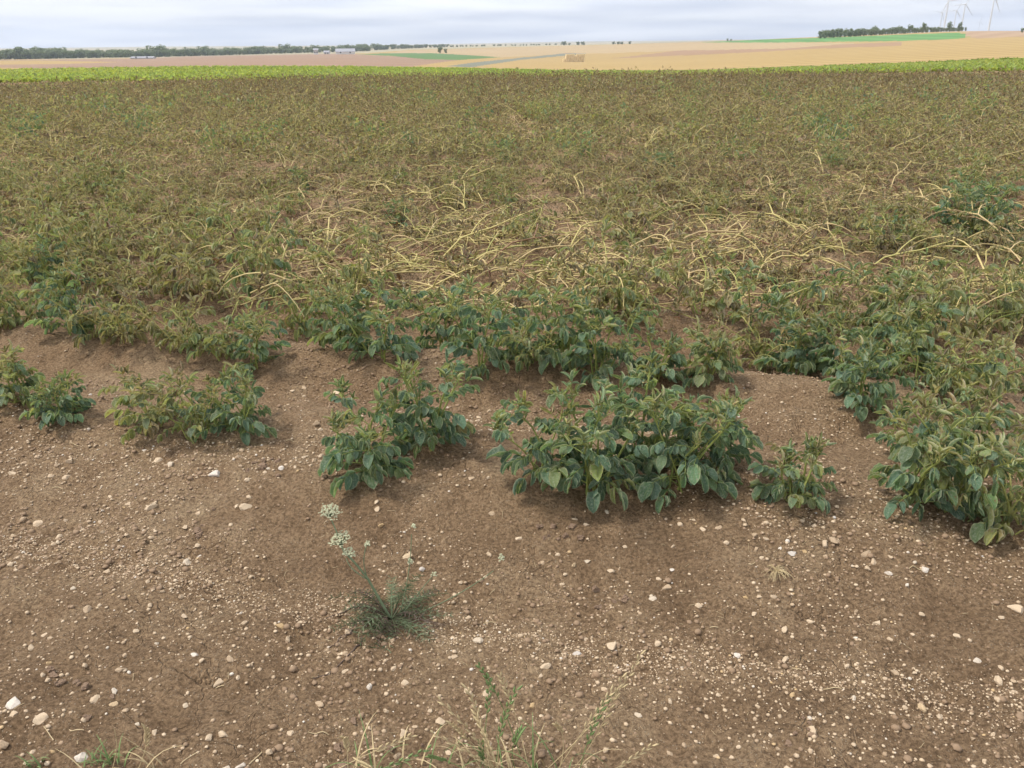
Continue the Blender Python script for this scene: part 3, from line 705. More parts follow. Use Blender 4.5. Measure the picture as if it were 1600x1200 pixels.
for (r, x, y, k, px, py, vis) in cand:
    kd, age = kind_at(x, y, k, px, py)
    green = vis if isinstance(vis, float) else 0.0
    if green: kd, age = 'lush', 0.10
    if np.hypot(fx[:, 0] - x, fx[:, 1] - y).min() < 0.22: continue
    if kd == 'stemmy' and rgm.random() < 0.05: continue
    age = age + rgm.normal() * 0.04 + 0.0085 * min(max(y - 9, 0), 28) 
    i = int(rgm.integers(len(PROTO[kd]))); sc = rgm.uniform(0.8, 1.12) * (0.88 if kd == 'dry' else 1.0)
    if kd == 'wilt' and y < 6.5: sc *= 1.22
    if y > 12: sc *= 1.12
    if green: sc = green * 1.1
    M = mT(x, y, float(ground(x, y, False)) + 0.005) @ mR('Z', rgm.uniform(0, 6.28)) @ mS(sc)
    if vis and taken < n_ind and k - 2 < len(ORD):
        third = ['far left', 'left part', 'centre left', 'centre right', 'right part', 'far right'][min(5, max(0, int(px / 266.7)))]
        lab = f'{LOOK[kd]}, {third} of the {ORD[k - 2]} row'
        build_mid('potato_plant', kd, i, M, age, rgm, lab, f'potato plants of the {ORD[k - 2]} row'); taken += 1
    else: far_list.append((kd, i, M, age, r))
flush()
# everything further off: one mass of haulm
def merge_proto(P):
    st = join(P['stems']); lv = []
    for T, m in P['leaves']:
        g = T['lo'].xf(m); g.tint[:, 0] += rgm.normal() * 0.08 + (0.28 if rgm.random() < 0.10 else 0); g.tint[:, 1] += rgm.random(); lv.append(g)
    return lv
far_stems, far_leaves = [], []
for kd in PROTO:
    for i, P in enumerate(PROTO[kd]):
        for lod in (0, 1, 2):                                      # up to 11.5 m, 21 m, and beyond
            sel = [(M, a) for (q, j, M, a, r) in far_list if q == kd and j == i and lod == (0 if r < 11.5 else 1 if r < 21 else 2)]
            if not sel: continue
            Ms = np.array([s[0] for s in sel]); ag = np.array([s[1] for s in sel]); st = []
            for n_, g in enumerate(P['stems']):
                if lod == 2 and n_ % 2: continue
                c = g.V[:66].reshape(11, 6, 3).mean(1)[::(1, 2, 5)[lod]]
                st.append(tube(c, np.linspace(0.0052, 0.0034, len(c)) * (1.0, 1.1, 1.2)[lod], 3))
            far_stems.append(replicate(join(st), Ms, np.full(len(Ms), {'lush': 0.22, 'wilt': 0.42, 'stemmy': 0.62, 'dry': 0.52}[kd]) + rgm.normal(size=len(Ms)) * 0.12))
            if lod == 0: lv = merge_proto(P)
            else:             # a leaflet this far off is one folded pair of faces
                lv = []; step, big = ((3, 1.55), (7, 2.3))[lod - 1]; cnt = 0
                for T, m in P['leaves']:
                    for v, mm in T['items']:
                        cnt += 1
                        if cnt % step: continue
                        l, w = STY[T['style']][v][:2]; l *= 0.93 * big; w *= 1.1 * big
                        V = np.array([[0, 0, 0], [w * .45, l * .5, w * .35], [0, l, -l * .25], [-w * .45, l * .5, w * .35]])
                        tt = np.zeros((4, 4)); tt[:, 0] = rgm.normal() * 0.10; tt[:, 1] = rgm.random()
                        lv.append(Geo(V, None, [[0, 1, 2], [0, 2, 3]], tt, np.array([[0, 0, 0], [.6, .5, 0], [0, 1, 0], [-.6, .5, 0]])).xf(m @ mm))
            far_leaves.append(replicate(join(lv), Ms, ag, rgm.random(len(Ms))))
g = join(far_leaves); print('far leaf tris', 2 * len(g.Q) + len(g.T))
fl = tag(obj('withered_haulm', g.mesh('withered_haulm', M_LEAF)), 'withered brown and olive potato haulm filling the far rows of the field', 'haulm', kind='stuff')
g = join(far_stems); print('far stem tris', 2 * len(g.Q))
tag(obj('withered_stems', g.mesh('withered_stems', M_STEM)), 'straw coloured stems standing out of the far withered rows', 'haulm', kind='stuff')

def dead_leaves():
    rg = np.random.default_rng(42); n = 48000; y = 4.0 + 10.0 * rg.random(n) ** 0.8; x = rg.uniform(-1, 1, n) * (0.74 * y + 0.5); s = row_s(x, y); ph = (s - ROW0) / ROWD
    dens = np.clip(0.42 + 0.30 * np.cos(2 * math.pi * ph) + 0.9 * fbm(x * 1.7, y * 1.7, 77, 2), 0.05, 1)
    keep = (s > ROW0 + ROWD * 1.6) & (rg.random(n) < dens); x, y = x[keep], y[keep]; z = ground(x, y) + rg.random(len(x)) ** 2 * 0.07; gs = []
    print('dead leaves', len(x))
    for v in range(4):
        sel = np.arange(len(x)) % 4 == v
        Ms = np.array([mT(a, b, c + 0.006) @ mR('Z', rg.uniform(0, 6.28)) @ mR('X', rg.normal() * 0.4) @ mR('Y', rg.normal() * 0.7) @ mS(rg.uniform(0.7, 1.25)) for a, b, c in zip(x[sel], y[sel], z[sel])])
        gs.append(replicate(LLO['dry'][v], Ms, rg.choice([0.44, 0.54, 0.62, 0.75, 0.95], size=sel.sum()), rg.random(sel.sum())))
    tag(obj('dead_leaf_litter', join(gs).mesh('dead_leaf_litter', M_LEAF)), 'dead shrivelled potato leaves littering the ridges', 'litter', kind='stuff')
    # broken stems lying about between the plants
    n = 6500; y = 4.6 + 9.0 * rg.random(n) ** 0.8; x = rg.uniform(-1, 1, n) * (0.74 * y + 0.5); keep = (row_s(x, y) > ROW0 + ROWD * 1.75) & (rg.random(n) < np.clip(0.6 + 1.4 * fbm(x * 1.1 + 3, y * 1.1, 78, 2), 0.1, 1)); gs = []
    for a, b in zip(x[keep], y[keep]):
        L = rg.uniform(0.05, 0.26); az = rg.uniform(0, 6.28); t = np.linspace(-0.5, 0.5, 5); w = np.cumsum(rg.normal(size=5)) * 0.10 * L
        X = a + math.cos(az) * L * t - math.sin(az) * w; Y = b + math.sin(az) * L * t + math.cos(az) * w
        gs.append(tube(np.stack([X, Y, np.full(5, rg.random() ** 2 * 0.05)+ 0.05 * rg.random() * (1 - 4 * t * t)], -1), np.linspace(1, 0.6, 5) * rg.uniform(0.0014, 0.0042), 3, age=rg.choice([0.45, 0.55, 0.62, 0.75, 0.95])))
    # stouter main stems lying tangled over the bare ridges behind the leafy rows
    n = 620; y = rg.uniform(4.9, 7.4, n); x = rg.uniform(-0.36, 0.74, n) * y; sk = row_s(x, y) > ROW0 + ROWD * 1.85
    for a, b in zip(x[sk], y[sk]):
        L = rg.uniform(0.16, 0.55); az = rg.choice([0.0, math.pi]) + rg.normal() * 0.75; t = np.linspace(-0.5, 0.5, 7); w = np.cumsum(rg.normal(size=7) * (rg.random(7) < 0.5)) * 0.10 * L
        X = a + math.cos(az) * L * t - math.sin(az) * w; Y = b + math.sin(az) * L * t + math.cos(az) * w
        gs.append(tube(np.stack([X, Y, rg.random() ** 2 * 0.05 + 0.012 + 0.07 * rg.random() * (1 - 4 * t * t)], -1), np.linspace(1, 0.65, 7) * rg.uniform(0.0028, 0.0056), 4, age=rg.choice([0.42, 0.50, 0.56, 0.62, 0.70])))
    g = join(gs); g.V[:, 2] += ground(g.V[:, 0], g.V[:, 1])
    tag(obj('dead_stem_litter', g.mesh('dead_stem_litter', M_STEM)), 'broken straw coloured potato stems strewn between the rows', 'litter', kind='stuff')
dead_leaves()

# ---- the bright green crop behind the potatoes
def build_crop():
    rg = np.random.default_rng(41); n = 12000
    az = rg.uniform(-R(40), R(40), n); r = np.sqrt(rg.uniform(40.3 ** 2, 73.0 ** 2, n)); X = np.sin(az) * r; Y = np.cos(az) * r
    Z = far_z(X, Y); px, py = project(X, Y, Z)
    gs = []
    for v in range(4):
        lv = []
        for k in range(9):
            l = 0.25 * rg.uniform(0.8, 1.15); w = 0.15
            g = Geo(np.array([[0, 0, 0], [w * .5, l * .55, w * .25], [0, l, -l * .15], [-w * .5, l * .55, w * .25]]), None, [[0, 1, 2], [0, 2, 3]], None, np.array([[0, 0, 0], [.6, .5, 0], [0, 1, 0], [-.6, .5, 0]]))
            g.tint[:, 0] = rg.uniform(-0.10, 0.12); g.tint[:, 1] = rg.random()
            lv.append(g.xf(mR('Z', k * 2.4 + v) @ mT(0, 0.02, 0.10) @ mR('X', R(rg.uniform(20, 75)))))
        proto = join(lv); sel = np.arange(n) % 4 == v
        Ms = np.array([mT(x, y, z) @ mR('Z', a) @ mS(s) for x, y, z, a, s in zip(X[sel], Y[sel], Z[sel], rg.uniform(0, 6.28, sel.sum()), rg.uniform(0.85, 1.15, sel.sum()))])
        age = 0.66 + 0.3 * fbm(X[sel] / 9, Y[sel] / 9, 3, 2) - np.where((px[sel] > 1180) & (r[sel] > 68.5), 0.7, 0)
        gs.append(replicate(proto, Ms, age, rg.random(sel.sum())))
    g = join(gs); tag(obj('green_crop', g.mesh('green_crop', M_BEET)), 'bright green leafy crop in a strip behind the withered potatoes', 'crop', kind='stuff')
build_crop()

# ================================================================== STONES
def ico(sub=0):
    p = (1 + 5 ** 0.5) / 2
    V = [(-1, p, 0), (1, p, 0), (-1, -p, 0), (1, -p, 0), (0, -1, p), (0, 1, p), (0, -1, -p), (0, 1, -p), (p, 0, -1), (p, 0, 1), (-p, 0, -1), (-p, 0, 1)]
    F = [(0, 11, 5), (0, 5, 1), (0, 1, 7), (0, 7, 10), (0, 10, 11), (1, 5, 9), (5, 11, 4), (11, 10, 2), (10, 7, 6), (7, 1, 8), (3, 9, 4), (3, 4, 2), (3, 2, 6), (3, 6, 8), (3, 8, 9), (4, 9, 5), (2, 4, 11), (6, 2, 10), (8, 6, 7), (9, 8, 1)]
    V = [np.array(v) / np.linalg.norm(v) for v in V]
    for _ in range(sub):
        mid = {}; G = []
        def m(a, b):
            k = (min(a, b), max(a, b))
            if k not in mid:
                q = V[a] + V[b]; V.append(q / np.linalg.norm(q)); mid[k] = len(V) - 1
            return mid[k]
        for a, b, c in F:
            x, y, z = m(a, b), m(b, c), m(c, a); G += [(a, x, z), (b, y, x), (c, z, y), (x, y, z)]
        F = G
    return np.array(V), np.array(F)
def pebble(rg, sub):
    """a worn angular pebble: a ball cut by a few random planes, flattened; size 1 across"""
    V, F = ico(sub); V = V.copy()
    for _ in range(11 if sub else 3):
        d = rg.normal(size=3); d /= np.linalg.norm(d); lim = rg.uniform(0.42, 0.82); k = V @ d
        V -= np.outer(np.clip(k - lim, 0, None) * 0.92, d)
    V *= 0.5 * np.array([1.0, rg.uniform(0.68, 1.0), rg.uniform(0.42, 0.70)]); V[:, 0] += V[:, 1] * rg.normal() * 0.15
    V *= 1 + rg.normal(size=(len(V), 1)) * 0.035
    return Geo(V, None, F)
rgs = np.random.default_rng(77)
STONES = [pebble(rgs, 1) for _ in range(16)]
STONE_ME = [g.mesh('stone', M_STONE, smooth=False) for g in STONES]
# stones that stand out in the photograph: pixel, width in pixels, tone (0 brown .. 1 white), label
BIG = [
 (22, 1101, 27, 0.97, 'large white blocky stone at the left edge near the bottom'), (66, 1124, 24, 0.62, 'tan blocky stone just below the large white one at the left'),
 (128, 1186, 24, 0.95, 'pale flat stone at the bottom left corner by the green weeds'), (62, 816, 22, 0.60, 'tan lumpy stone at the left below the three-plant clump'),
 (238, 793, 20, 0.66, 'round cream stone on the slope below the three-plant clump'), (268, 731, 13, 0.90, 'small round pale stone right under the three-plant clump'),
 (337, 747, 20, 0.97, 'white elongated stone below the right end of the three-plant clump'), (385, 793, 18, 0.62, 'oblong tan stone right of the round cream one on the slope'),
 (291, 880, 18, 0.90, 'pale wedge-shaped stone lying in the gravel furrow at left'), (109, 723, 15, 0.55, 'rounded tan stone on the left slope'),
 (304, 1024, 14, 0.97, 'bright white pebble on the path left of the flowering weed'), (341, 1064, 18, 0.60, 'cream oval stone on the path below the bright white pebble'),
 (454, 1143, 14, 0.62, 'round tan pebble near the bottom left of centre'), (348, 1148, 17, 0.58, 'upright tan stone in dark soil near the bottom'),
 (176, 1099, 16, 0.80, 'yellowish stone in the dark loose soil at lower left'), (440, 735, 12, 0.97, 'small white stone under the right end of the three-plant clump'),
 (637, 870, 19, 0.88, 'pale rounded stone behind the flowering weed'), (660, 887, 11, 0.99, 'bluish white pebble right of the pale rounded stone'),
 (600, 945, 16, 0.66, 'cream stone half hidden by the flowering weed'), (545, 990, 15, 0.62, 'tan stone at the left foot of the flowering weed'),
 (747, 1001, 17, 0.90, 'oval pale stone right of the flowering weed'), (709, 1023, 12, 0.50, 'grey tan pebble below the oval pale stone'),
 (901, 1023, 19, 0.99, 'white triangular stone in the middle of the path'), (956, 1016, 18, 0.66, 'cream stone right of the white triangular one'),
 (996, 1119, 16, 0.90, 'pale oval stone by the dry grass stalks at right'), (634, 1068, 17, 0.64, 'tan stone on the path left of the grass tuft'),
 (578, 1077, 13, 0.95, 'whitish pebble left of the tan stone on the path'), (688, 1134, 20, 0.55, 'grey brown stone among the dry grass ears'),
 (630, 1150, 18, 0.62, 'lumpy tan stone at the bottom left of the grass tuft'), (832, 1098, 11, 0.85, 'orange pebble right of the green grass stalks'),
 (1238, 866, 15, 0.99, 'white stone below the small separate potato plant'), (1444, 889, 17, 0.97, 'white oval stone on the right slope'),
 (1389, 898, 14, 0.95, 'pale stone left of the white oval one on the right slope'), (1587, 955, 24, 0.64, 'cream stone at the right edge'),
 (1530, 1031, 15, 0.93, 'greyish white stone near the right edge'), (1370, 971, 18, 0.66, 'cream crescent stone on the right slope'),
 (1269, 1139, 17, 0.58, 'smooth tan pebble near the bottom right'), (1152, 1026, 13, 0.97, 'white pebble in the right part of the gravel furrow'),
 (1289, 848, 15, 0.64, 'buff stone right of the white one below the small separate plant'), (1560, 1065, 18, 0.60, 'tan stone in the lower right corner area'),
 (917, 880, 14, 0.90, 'pale oval pebble below the big central clump'), (948, 802, 12, 0.90, 'white egg-shaped pebble against the lowest leaves of the central clump'),
 (1149, 647, 13, 0.62, 'pinkish stone behind the right end of the central clump'), (810, 842, 13, 0.72, 'yellowish stone left of the dark crack'),
]
def set_stone(px, py, wpx, tone, label, group):
    p = at(px, py); d = math.sqrt(p[0] ** 2 + p[1] ** 2 + (CAM_H - p[2]) ** 2); w = wpx * d / FPX * 1.10
    M = mT(p[0], p[1], p[2] + w * 0.01) @ mR('Z', rgs.uniform(0, 6.28)) @ mR('X', rgs.normal() * 0.2) @ mS(w)
    o = obj('stone', STONE_ME[int(rgs.integers(len(STONE_ME)))], None, M, (tone, 0, 0, 1)); tag(o, label, 'stone', group)
for a in BIG: set_stone(*a, 'stones that stand out on the bare soil')
stone_xy = [at(a[0], a[1])[:2] for a in BIG]
# the rest of the countable stones, each told by tone, size and where it lies
ZONES = [((-20, 520, 900, 1010), 'on the path at lower left'), ((-20, 520, 1010, 1200), 'in the loose soil at the bottom left'), ((520, 1060, 1010, 1200), 'around the dry grass at the bottom'),
         ((1060, 1620, 1010, 1200), 'on the path at the bottom right'), ((520, 1060, 860, 1010), 'near the flowering weed and the gravel furrow'), ((1060, 1620, 860, 1010), 'on the bare slope at right'),
         ((-20, 520, 700, 900), 'on the bare slope at left'), ((520, 1060, 780, 860), 'below the central plants'), ((1060, 1360, 810, 860), 'below the small separate plant'), ((440, 540, 600, 740), 'between the front row plants left of centre'), ((700, 800, 640, 780), 'between the front row plants at centre')]
TONES = [(0.30, 'brownish'), (0.50, 'tan'), (0.66, 'cream'), (0.85, 'ochre'), (0.92, 'pale'), (0.97, 'white')]
n_more = 300 - len(BIG); k = 0
while k < n_more:
    zi = rgs.choice(len(ZONES), p=np.array([5, 8, 7, 8, 6, 7, 8, 2, 2, 1.5, 1.5]) / 56.0); (x0, x1, y0, y1), where = ZONES[zi]
    px, py = rgs.uniform(x0, x1), rgs.uniform(y0, y1); p = at(px, py)[:2]
    if min(np.hypot(q[0] - p[0], q[1] - p[1]) for q in stone_xy) < 0.03: continue
    tone, tn = TONES[rgs.choice(6, p=[0.20, 0.36, 0.30, 0.04, 0.07, 0.03])]; wpx = 8.5 + rgs.exponential(2.3); wpx = min(wpx, 17)
    size = 'small' if wpx < 11 else ('middling' if wpx < 14 else 'larger')
    set_stone(px, py, wpx, tone + rgs.normal() * 0.02, f'{size} {tn} stone lying {where}', 'stones scattered on the soil'); stone_xy.append(p); k += 1

def build_gravel():
    rg = np.random.default_rng(78); PP = []
    def emit(n, xr, yr, fn, size):
        x = rg.uniform(*xr, n); y = rg.uniform(*yr, n); s = row_s(x, y); keep = rg.random(n) < fn(x, y, s); x, y, s = x[keep], y[keep], s[keep]
        PP.append(np.stack([x, y, size(len(x), s)], -1))
    clump = lambda x, y, s: np.clip(0.55 + 1.6 * fbm(x * 3, y * 3, 51, 3), 0.05, 1)
    # everywhere on the bare ground
    emit(52000, (-3.2, 3.2), (0.9, 3.4), lambda x, y, s: clump(x, y, s) * 0.75, lambda n, s: np.clip(rg.lognormal(math.log(0.0062), 0.50, n), 0.0022, 0.016))
    # washed together in the furrow
    emit(150000, (-3.0, 3.0), (0.9, 3.2), lambda x, y, s: 1.7 * np.exp(-((s - 1.99 - 0.10 * fbm(x * 1.1, y * 1.1, 52, 2)) / 0.075) ** 2) * np.clip(0.85 + 1.3 * fbm(x * 2.5, y * 2.5, 53, 2), 0.25, 1), lambda n, s: np.clip(rg.lognormal(math.log(0.0048), 0.42, n), 0.0025, 0.013))
    # between the first rows
    emit(30000, (-3.6, 3.6), (2.3, 5.5), lambda x, y, s: clump(x, y, s) * np.where(np.abs(s - 2.78) < 0.25, 0.9, 0.45), lambda n, s: np.clip(rg.lognormal(math.log(0.0068), 0.5, n), 0.003, 0.020))
    emit(12000, (-6, 6), (5.0, 10.0), lambda x, y, s: clump(x, y, s) * 0.7, lambda n, s: np.clip(rg.lognormal(math.log(0.0085), 0.45, n), 0.005, 0.03))
    n_peb = sum(len(q) for q in PP)
    # crumbs of soil
    emit(90000, (-3.4, 3.4), (0.9, 5.2), lambda x, y, s: np.clip(0.25 + 1.9 * fbm(x * 2.1 + 9, y * 2.1, 54, 3), 0.02, 0.9), lambda n, s: np.clip(rg.lognormal(math.log(0.0080), 0.50, n), 0.004, 0.028))
    P = np.concatenate(PP); Z = ground(P[:, 0], P[:, 1]); gs = []
    tones = rg.choice([0.12, 0.30, 0.45, 0.60, 0.70, 0.85, 0.92, 0.97], p=[0.10, 0.20, 0.27, 0.24, 0.11, 0.03, 0.04, 0.01], size=len(P)) + rg.normal(size=len(P)) * 0.03
    tones[n_peb:] = rg.uniform(-0.1, 0.03, len(P) - n_peb)
    print('pebbles', n_peb, len(P))
    oct_V = np.array([[1, 0, 0], [-1, 0, 0], [0, 1, 0], [0, -1, 0], [0, 0, 1.0]]); oct_F = np.array([[0, 2, 4], [2, 1, 4], [1, 3, 4], [3, 0, 4]])
    var = []
    for v in range(5):
        V = oct_V * 0.5 * rg.uniform(0.7, 1.15, (5, 3)); V[:, 2] *= 0.75; V[:4, 2] -= 0.12; var.append(Geo(V, None, oct_F))
    big = [pebble(rg, 0) for _ in range(6)]
    vi = rg.integers(0, 5, len(P))
    def mats(ix, sink):
        a = rg.uniform(0, 6.28, len(ix)); s = P[ix, 2]; M = np.zeros((len(ix), 4, 4)); c, n = np.cos(a), np.sin(a)
        M[:, 0, 0] = c * s; M[:, 0, 1] = -n * s; M[:, 1, 0] = n * s; M[:, 1, 1] = c * s; M[:, 2, 2] = s; M[:, 0, 3] = P[ix, 0]; M[:, 1, 3] = P[ix, 1]; M[:, 2, 3] = Z[ix] + s * sink; M[:, 3, 3] = 1
        return M
    for v in range(5):
        ix = np.where(((P[:, 2] < 0.0068) | ((tones < 0.05) & (P[:, 2] < 0.013)))  & (vi == v))[0]; gs.append(replicate(var[v], mats(ix, 0.12), tones[ix]))
        ix = np.where((P[:, 2] >= 0.0068) & ((tones >= 0.05) | (P[:, 2] >= 0.013)) & (vi == v))[0]; gs.append(replicate(big[v], mats(ix, 0.10), tones[ix]))
    g = join(gs); tag(obj('gravel', g.mesh('gravel', M_STONE)), 'fine cream gravel strewn over the soil and gathered in the furrow', 'gravel', kind='stuff')
build_gravel()

# ---- clods of broken soil
M_CLOD = plain('clod_soil', (0.20, 0.135, 0.09), 0.95, 0.35, 60)
CLOD = [pebble(np.random.default_rng(300 + i), 2) for i in range(5)]
for g in CLOD: g.V *= 1 + 0.16 * np.random.default_rng(9).normal(size=(len(g.V), 1))
CLOD_ME = [g.mesh('soil_clod', M_CLOD, smooth=False) for g in CLOD]
for cx, cy_, n, spread, lab in [(400, 738, 9, 26, 'crumbly clod of soil below the right end of the three-plant clump'), (312, 826, 8, 24, 'grey clod in the little heap on the left slope'),
                            (872, 828, 10, 32, 'dark clod by the crack below the central clump'), (962, 940, 5, 26, 'dark clod on the slope right of the flowering weed'), (1255, 1148, 6, 26, 'dark clod near the bottom right'),
                            (120, 1082, 9, 60, 'dark clod in the loose soil at the lower left'), (560, 1165, 8, 60, 'dark clod near the bottom left of the grass'), (410, 440, 8, 26, 'dark clod in the hollow of the second ridge left of centre')]:
    for _ in range(n):
        px, py = cx + rgs.normal() * spread * 0.6, cy_ + rgs.normal() * spread * 0.4; p = at(px, py); w = rgs.uniform(7, 17) * np.linalg.norm(p - [0, 0, CAM_H]) / FPX
        o = obj('soil_clod', CLOD_ME[int(rgs.integers(5))], None, mT(p[0], p[1], p[2] + w * 0.1) @ mR('Z', rgs.uniform(0, 6)) @ mS(w)); tag(o, lab, 'clod', 'soil clods')

# ================================================================== WEED, GRASS, STRAW
M_WEED = plain('weed_green', (0.072, 0.090, 0.040), 0.7, 0.3, 60); M_WSTEM = plain('weed_stem', (0.16, 0.20, 0.11), 0.65, 0.3, 40)
M_FLOWER = plain('umbel_flower', (0.42, 0.42, 0.27), 0.8, 0.2, 200); M_DRYG = plain('dry_grass', (0.46, 0.36, 0.20), 0.7, 0.25, 50)
M_GRASS = plain('grass_green', (0.15, 0.21, 0.075), 0.6, 0.3, 40); M_ROOT = plain('dark_root', (0.11, 0.078, 0.06), 0.9, 0.3, 60); M_STRAW = plain('straw', (0.50, 0.39, 0.23), 0.7, 0.25, 40)
def bez(p0, p1, p2, n=8):
    t = np.linspace(0, 1, n)[:, None]; return (1 - t) ** 2 * np.array(p0) + 2 * t * (1 - t) * np.array(p1) + t * t * np.array(p2)
def lift_pt(px, py, dist):
    """point on the line of sight of a pixel, at a given forward distance"""
    a, b, c = ray(px, py); t = dist / b; return np.array([a * t, b * t, CAM_H + c * t])
def build_weed():
    rg = np.random.default_rng(61); base = at(612, 972); D = base[1]
    root = obj('flowering_weed', None, None, mT(*base)); tag(root, 'white-flowered umbel weed with a dark feathery tuft on bare soil', 'weed')
    def L(px, py, dd=0.0): return lift_pt(px, py, D + dd) - base
    def st(a, b, c, r0, r1, mat=M_WSTEM, nm='stem'):
        return obj(nm, tube(bez(a, b, c, 10), np.linspace(r0, r1, 10), 5).mesh('stem', mat), root)
    k1 = L(575, 905); k2 = L(535, 855)
    st((0, 0, 0), L(592, 935), k1, 0.0046, 0.0038); st(k1, L(552, 875), L(537, 862), 0.0036, 0.0030)
    st(k1 * 0.98, L(545, 890), L(541, 872, 0.02), 0.0020, 0.0012)
    def umbel(c, r, tilt, n, nm='umbel'):
        gs = []; stalks = []
        for i in range(n):
            a = i * 2.39996; q = math.sqrt((i + 0.5) / n); e = np.array([math.cos(a) * q * r, math.sin(a) * q * r, 0.32 * r * (1 - q * q) + rg.normal() * 0.002]) 
            stalks.append(tube(bez((0, 0, -r * 0.75), e * [0.5, 0.5, 0] + [0, 0, -r * 0.35], e, 4), 0.0009, 3))
            for j in range(9):
                f = e + rg.normal(size=3) * [r * 0.11, r * 0.11, 0.0015]; s = rg.uniform(0.0014, 0.0030)
                gs.append(Geo(np.array([[1, 0, 0.2], [0, 1, -.1], [-1, 0, 0.2], [0, -1, -.1], [0, 0, 0.6]]) * s + f, None, [[0, 1, 4], [1, 2, 4], [2, 3, 4], [3, 0, 4]]))
        M = mT(*c) @ mR('X', tilt[0]) @ mR('Y', tilt[1])
        u = obj(nm, join(gs).mesh('umbel', M_FLOWER, False), root, M); obj('umbel_rays', join(stalks).mesh('rays', M_WSTEM), u)
        return u
    c1 = L(517, 800, 0.03); c2 = L(531, 843); c3 = L(545, 863, -0.02)
    st(L(537, 862), L(530, 840, 0.02), c1 + [0, 0, -0.028], 0.0026, 0.0018); umbel(c1, 0.028, (0.3, 0.25), 26)
    umbel(c2, 0.029, (0.15, -0.15), 26); umbel(c3, 0.018, (0.4, 0.3), 14)
    st(k1, L(563, 880), L(573, 852), 0.0018, 0.0012); umbel(L(574, 850), 0.009, (0.1, 0.2), 8)
    st((0.02, 0.01, 0), L(642, 900), L(643, 835), 0.0017, 0.0012); umbel(L(640, 877, 0.02), 0.009, (0.2, 0.5), 9); umbel(L(646, 822), 0.006, (0.2, 0), 7)
    st((0.02, 0, 0), L(700, 945), L(771, 892), 0.0018, 0.0012); umbel(L(783, 872), 0.009, (0.3, 0.2), 9)
    st((0.02, 0, 0), L(650, 930), L(676, 900), 0.0017, 0.0012); umbel(L(678, 897), 0.008, (0.2, 0.1), 6)
    # feathery leaves of the tuft
    for i in range(70):
        a = rg.uniform(0, 6.28); Ln = rg.uniform(0.07, 0.19); el = R(rg.uniform(4, 48)); d = np.array([math.cos(a), math.sin(a), 0])
        p = bez((0, 0, 0), d * Ln * 0.55 * math.cos(el) + [0, 0, Ln * 0.8 * math.sin(el)], d * Ln + [0, 0, Ln * 0.5 * math.sin(el)], 9); p[:, 2] = np.maximum(p[:, 2], 0.004)
        gs = [tube(p, np.linspace(0.0013, 0.0006, 9), 3)]
        for k in range(3, 9):
            for sg in (-1, 1):
                w = 0.020 * math.sin(math.pi * (k - 1) / 9) + 0.005; s_ = np.array([-d[1], d[0], 0]) * sg; q = p[k]
                for m_ in range(2):
                    e = q + s_ * w * rg.uniform(0.5, 1) + d * w * rg.uniform(0.2, 0.9) + [0, 0, rg.normal() * 0.004]
                    gs.append(tube(np.array([q, (q + e) / 2 + [0, 0, 0.002], e]), [0.0008, 0.0009, 0.0004], 3))
        obj('leaf', join(gs).mesh('feathery_leaf', (M_WEED, M_WEED, M_WSTEM, M_WEED, M_ROOT)[i % 5]), root)
    for i in range(50):                                                          # dead brown leaves underneath
        a = rg.uniform(0, 6.28); Ln = rg.uniform(0.07, 0.17); d = np.array([math.cos(a), math.sin(a), 0])
        p = bez((0, 0, 0.004), d * Ln * 0.5 + [rg.normal() * .01, rg.normal() * .01, 0.025], d * Ln + [0, 0, 0.004], 7)
        obj('dead_leaf', tube(p, np.linspace(0.0012, 0.0007, 7), 3).mesh('dead_leaf', M_ROOT), root)
build_weed()
for px0, py0, px1, py1, px2, py2, lab in [(565, 1002, 548, 1035, 488, 1058, 'dark dead root trailing left from the flowering weed'), (555, 990, 520, 1005, 512, 1015, 'shorter dark root beside the flowering weed'), (568, 945, 535, 955, 505, 968, 'dark dry stem lying left behind the flowering weed')]:
    a, b, c = at(px0, py0), at(px1, py1), at(px2, py2); p = bez(a, b, c, 12); p += rgs.normal(size=p.shape) * 0.004; p[:, 2] = ground(p[:, 0], p[:, 1]) + 0.002
    tag(obj('dead_root', tube(p, np.linspace(0.0026, 0.0012, 12), 5).mesh('dead_root', M_ROOT)), lab, 'root')

def build_root_tuft():
    rg = np.random.default_rng(62); base = at(1212, 900); root = obj('dry_grass_tuft', None, None, mT(*base)); tag(root, 'small dry straw coloured tuft of rootlets on the right slope', 'grass tuft')
    for i in range(34):
        a = rg.uniform(0, 6.28); Ln = rg.uniform(0.025, 0.055); d = np.array([math.cos(a), math.sin(a) * 0.8, 0]); e = d * Ln + [0, -0.02 * rg.random(), 0.002]
        obj('blade', tube(bez((0, 0, 0), d * Ln * 0.5 + [0, 0, rg.uniform(0.015, 0.035)], e, 7), np.linspace(0.0013, 0.0007, 7), 3).mesh('blade', M_DRYG), root)
build_root_tuft()

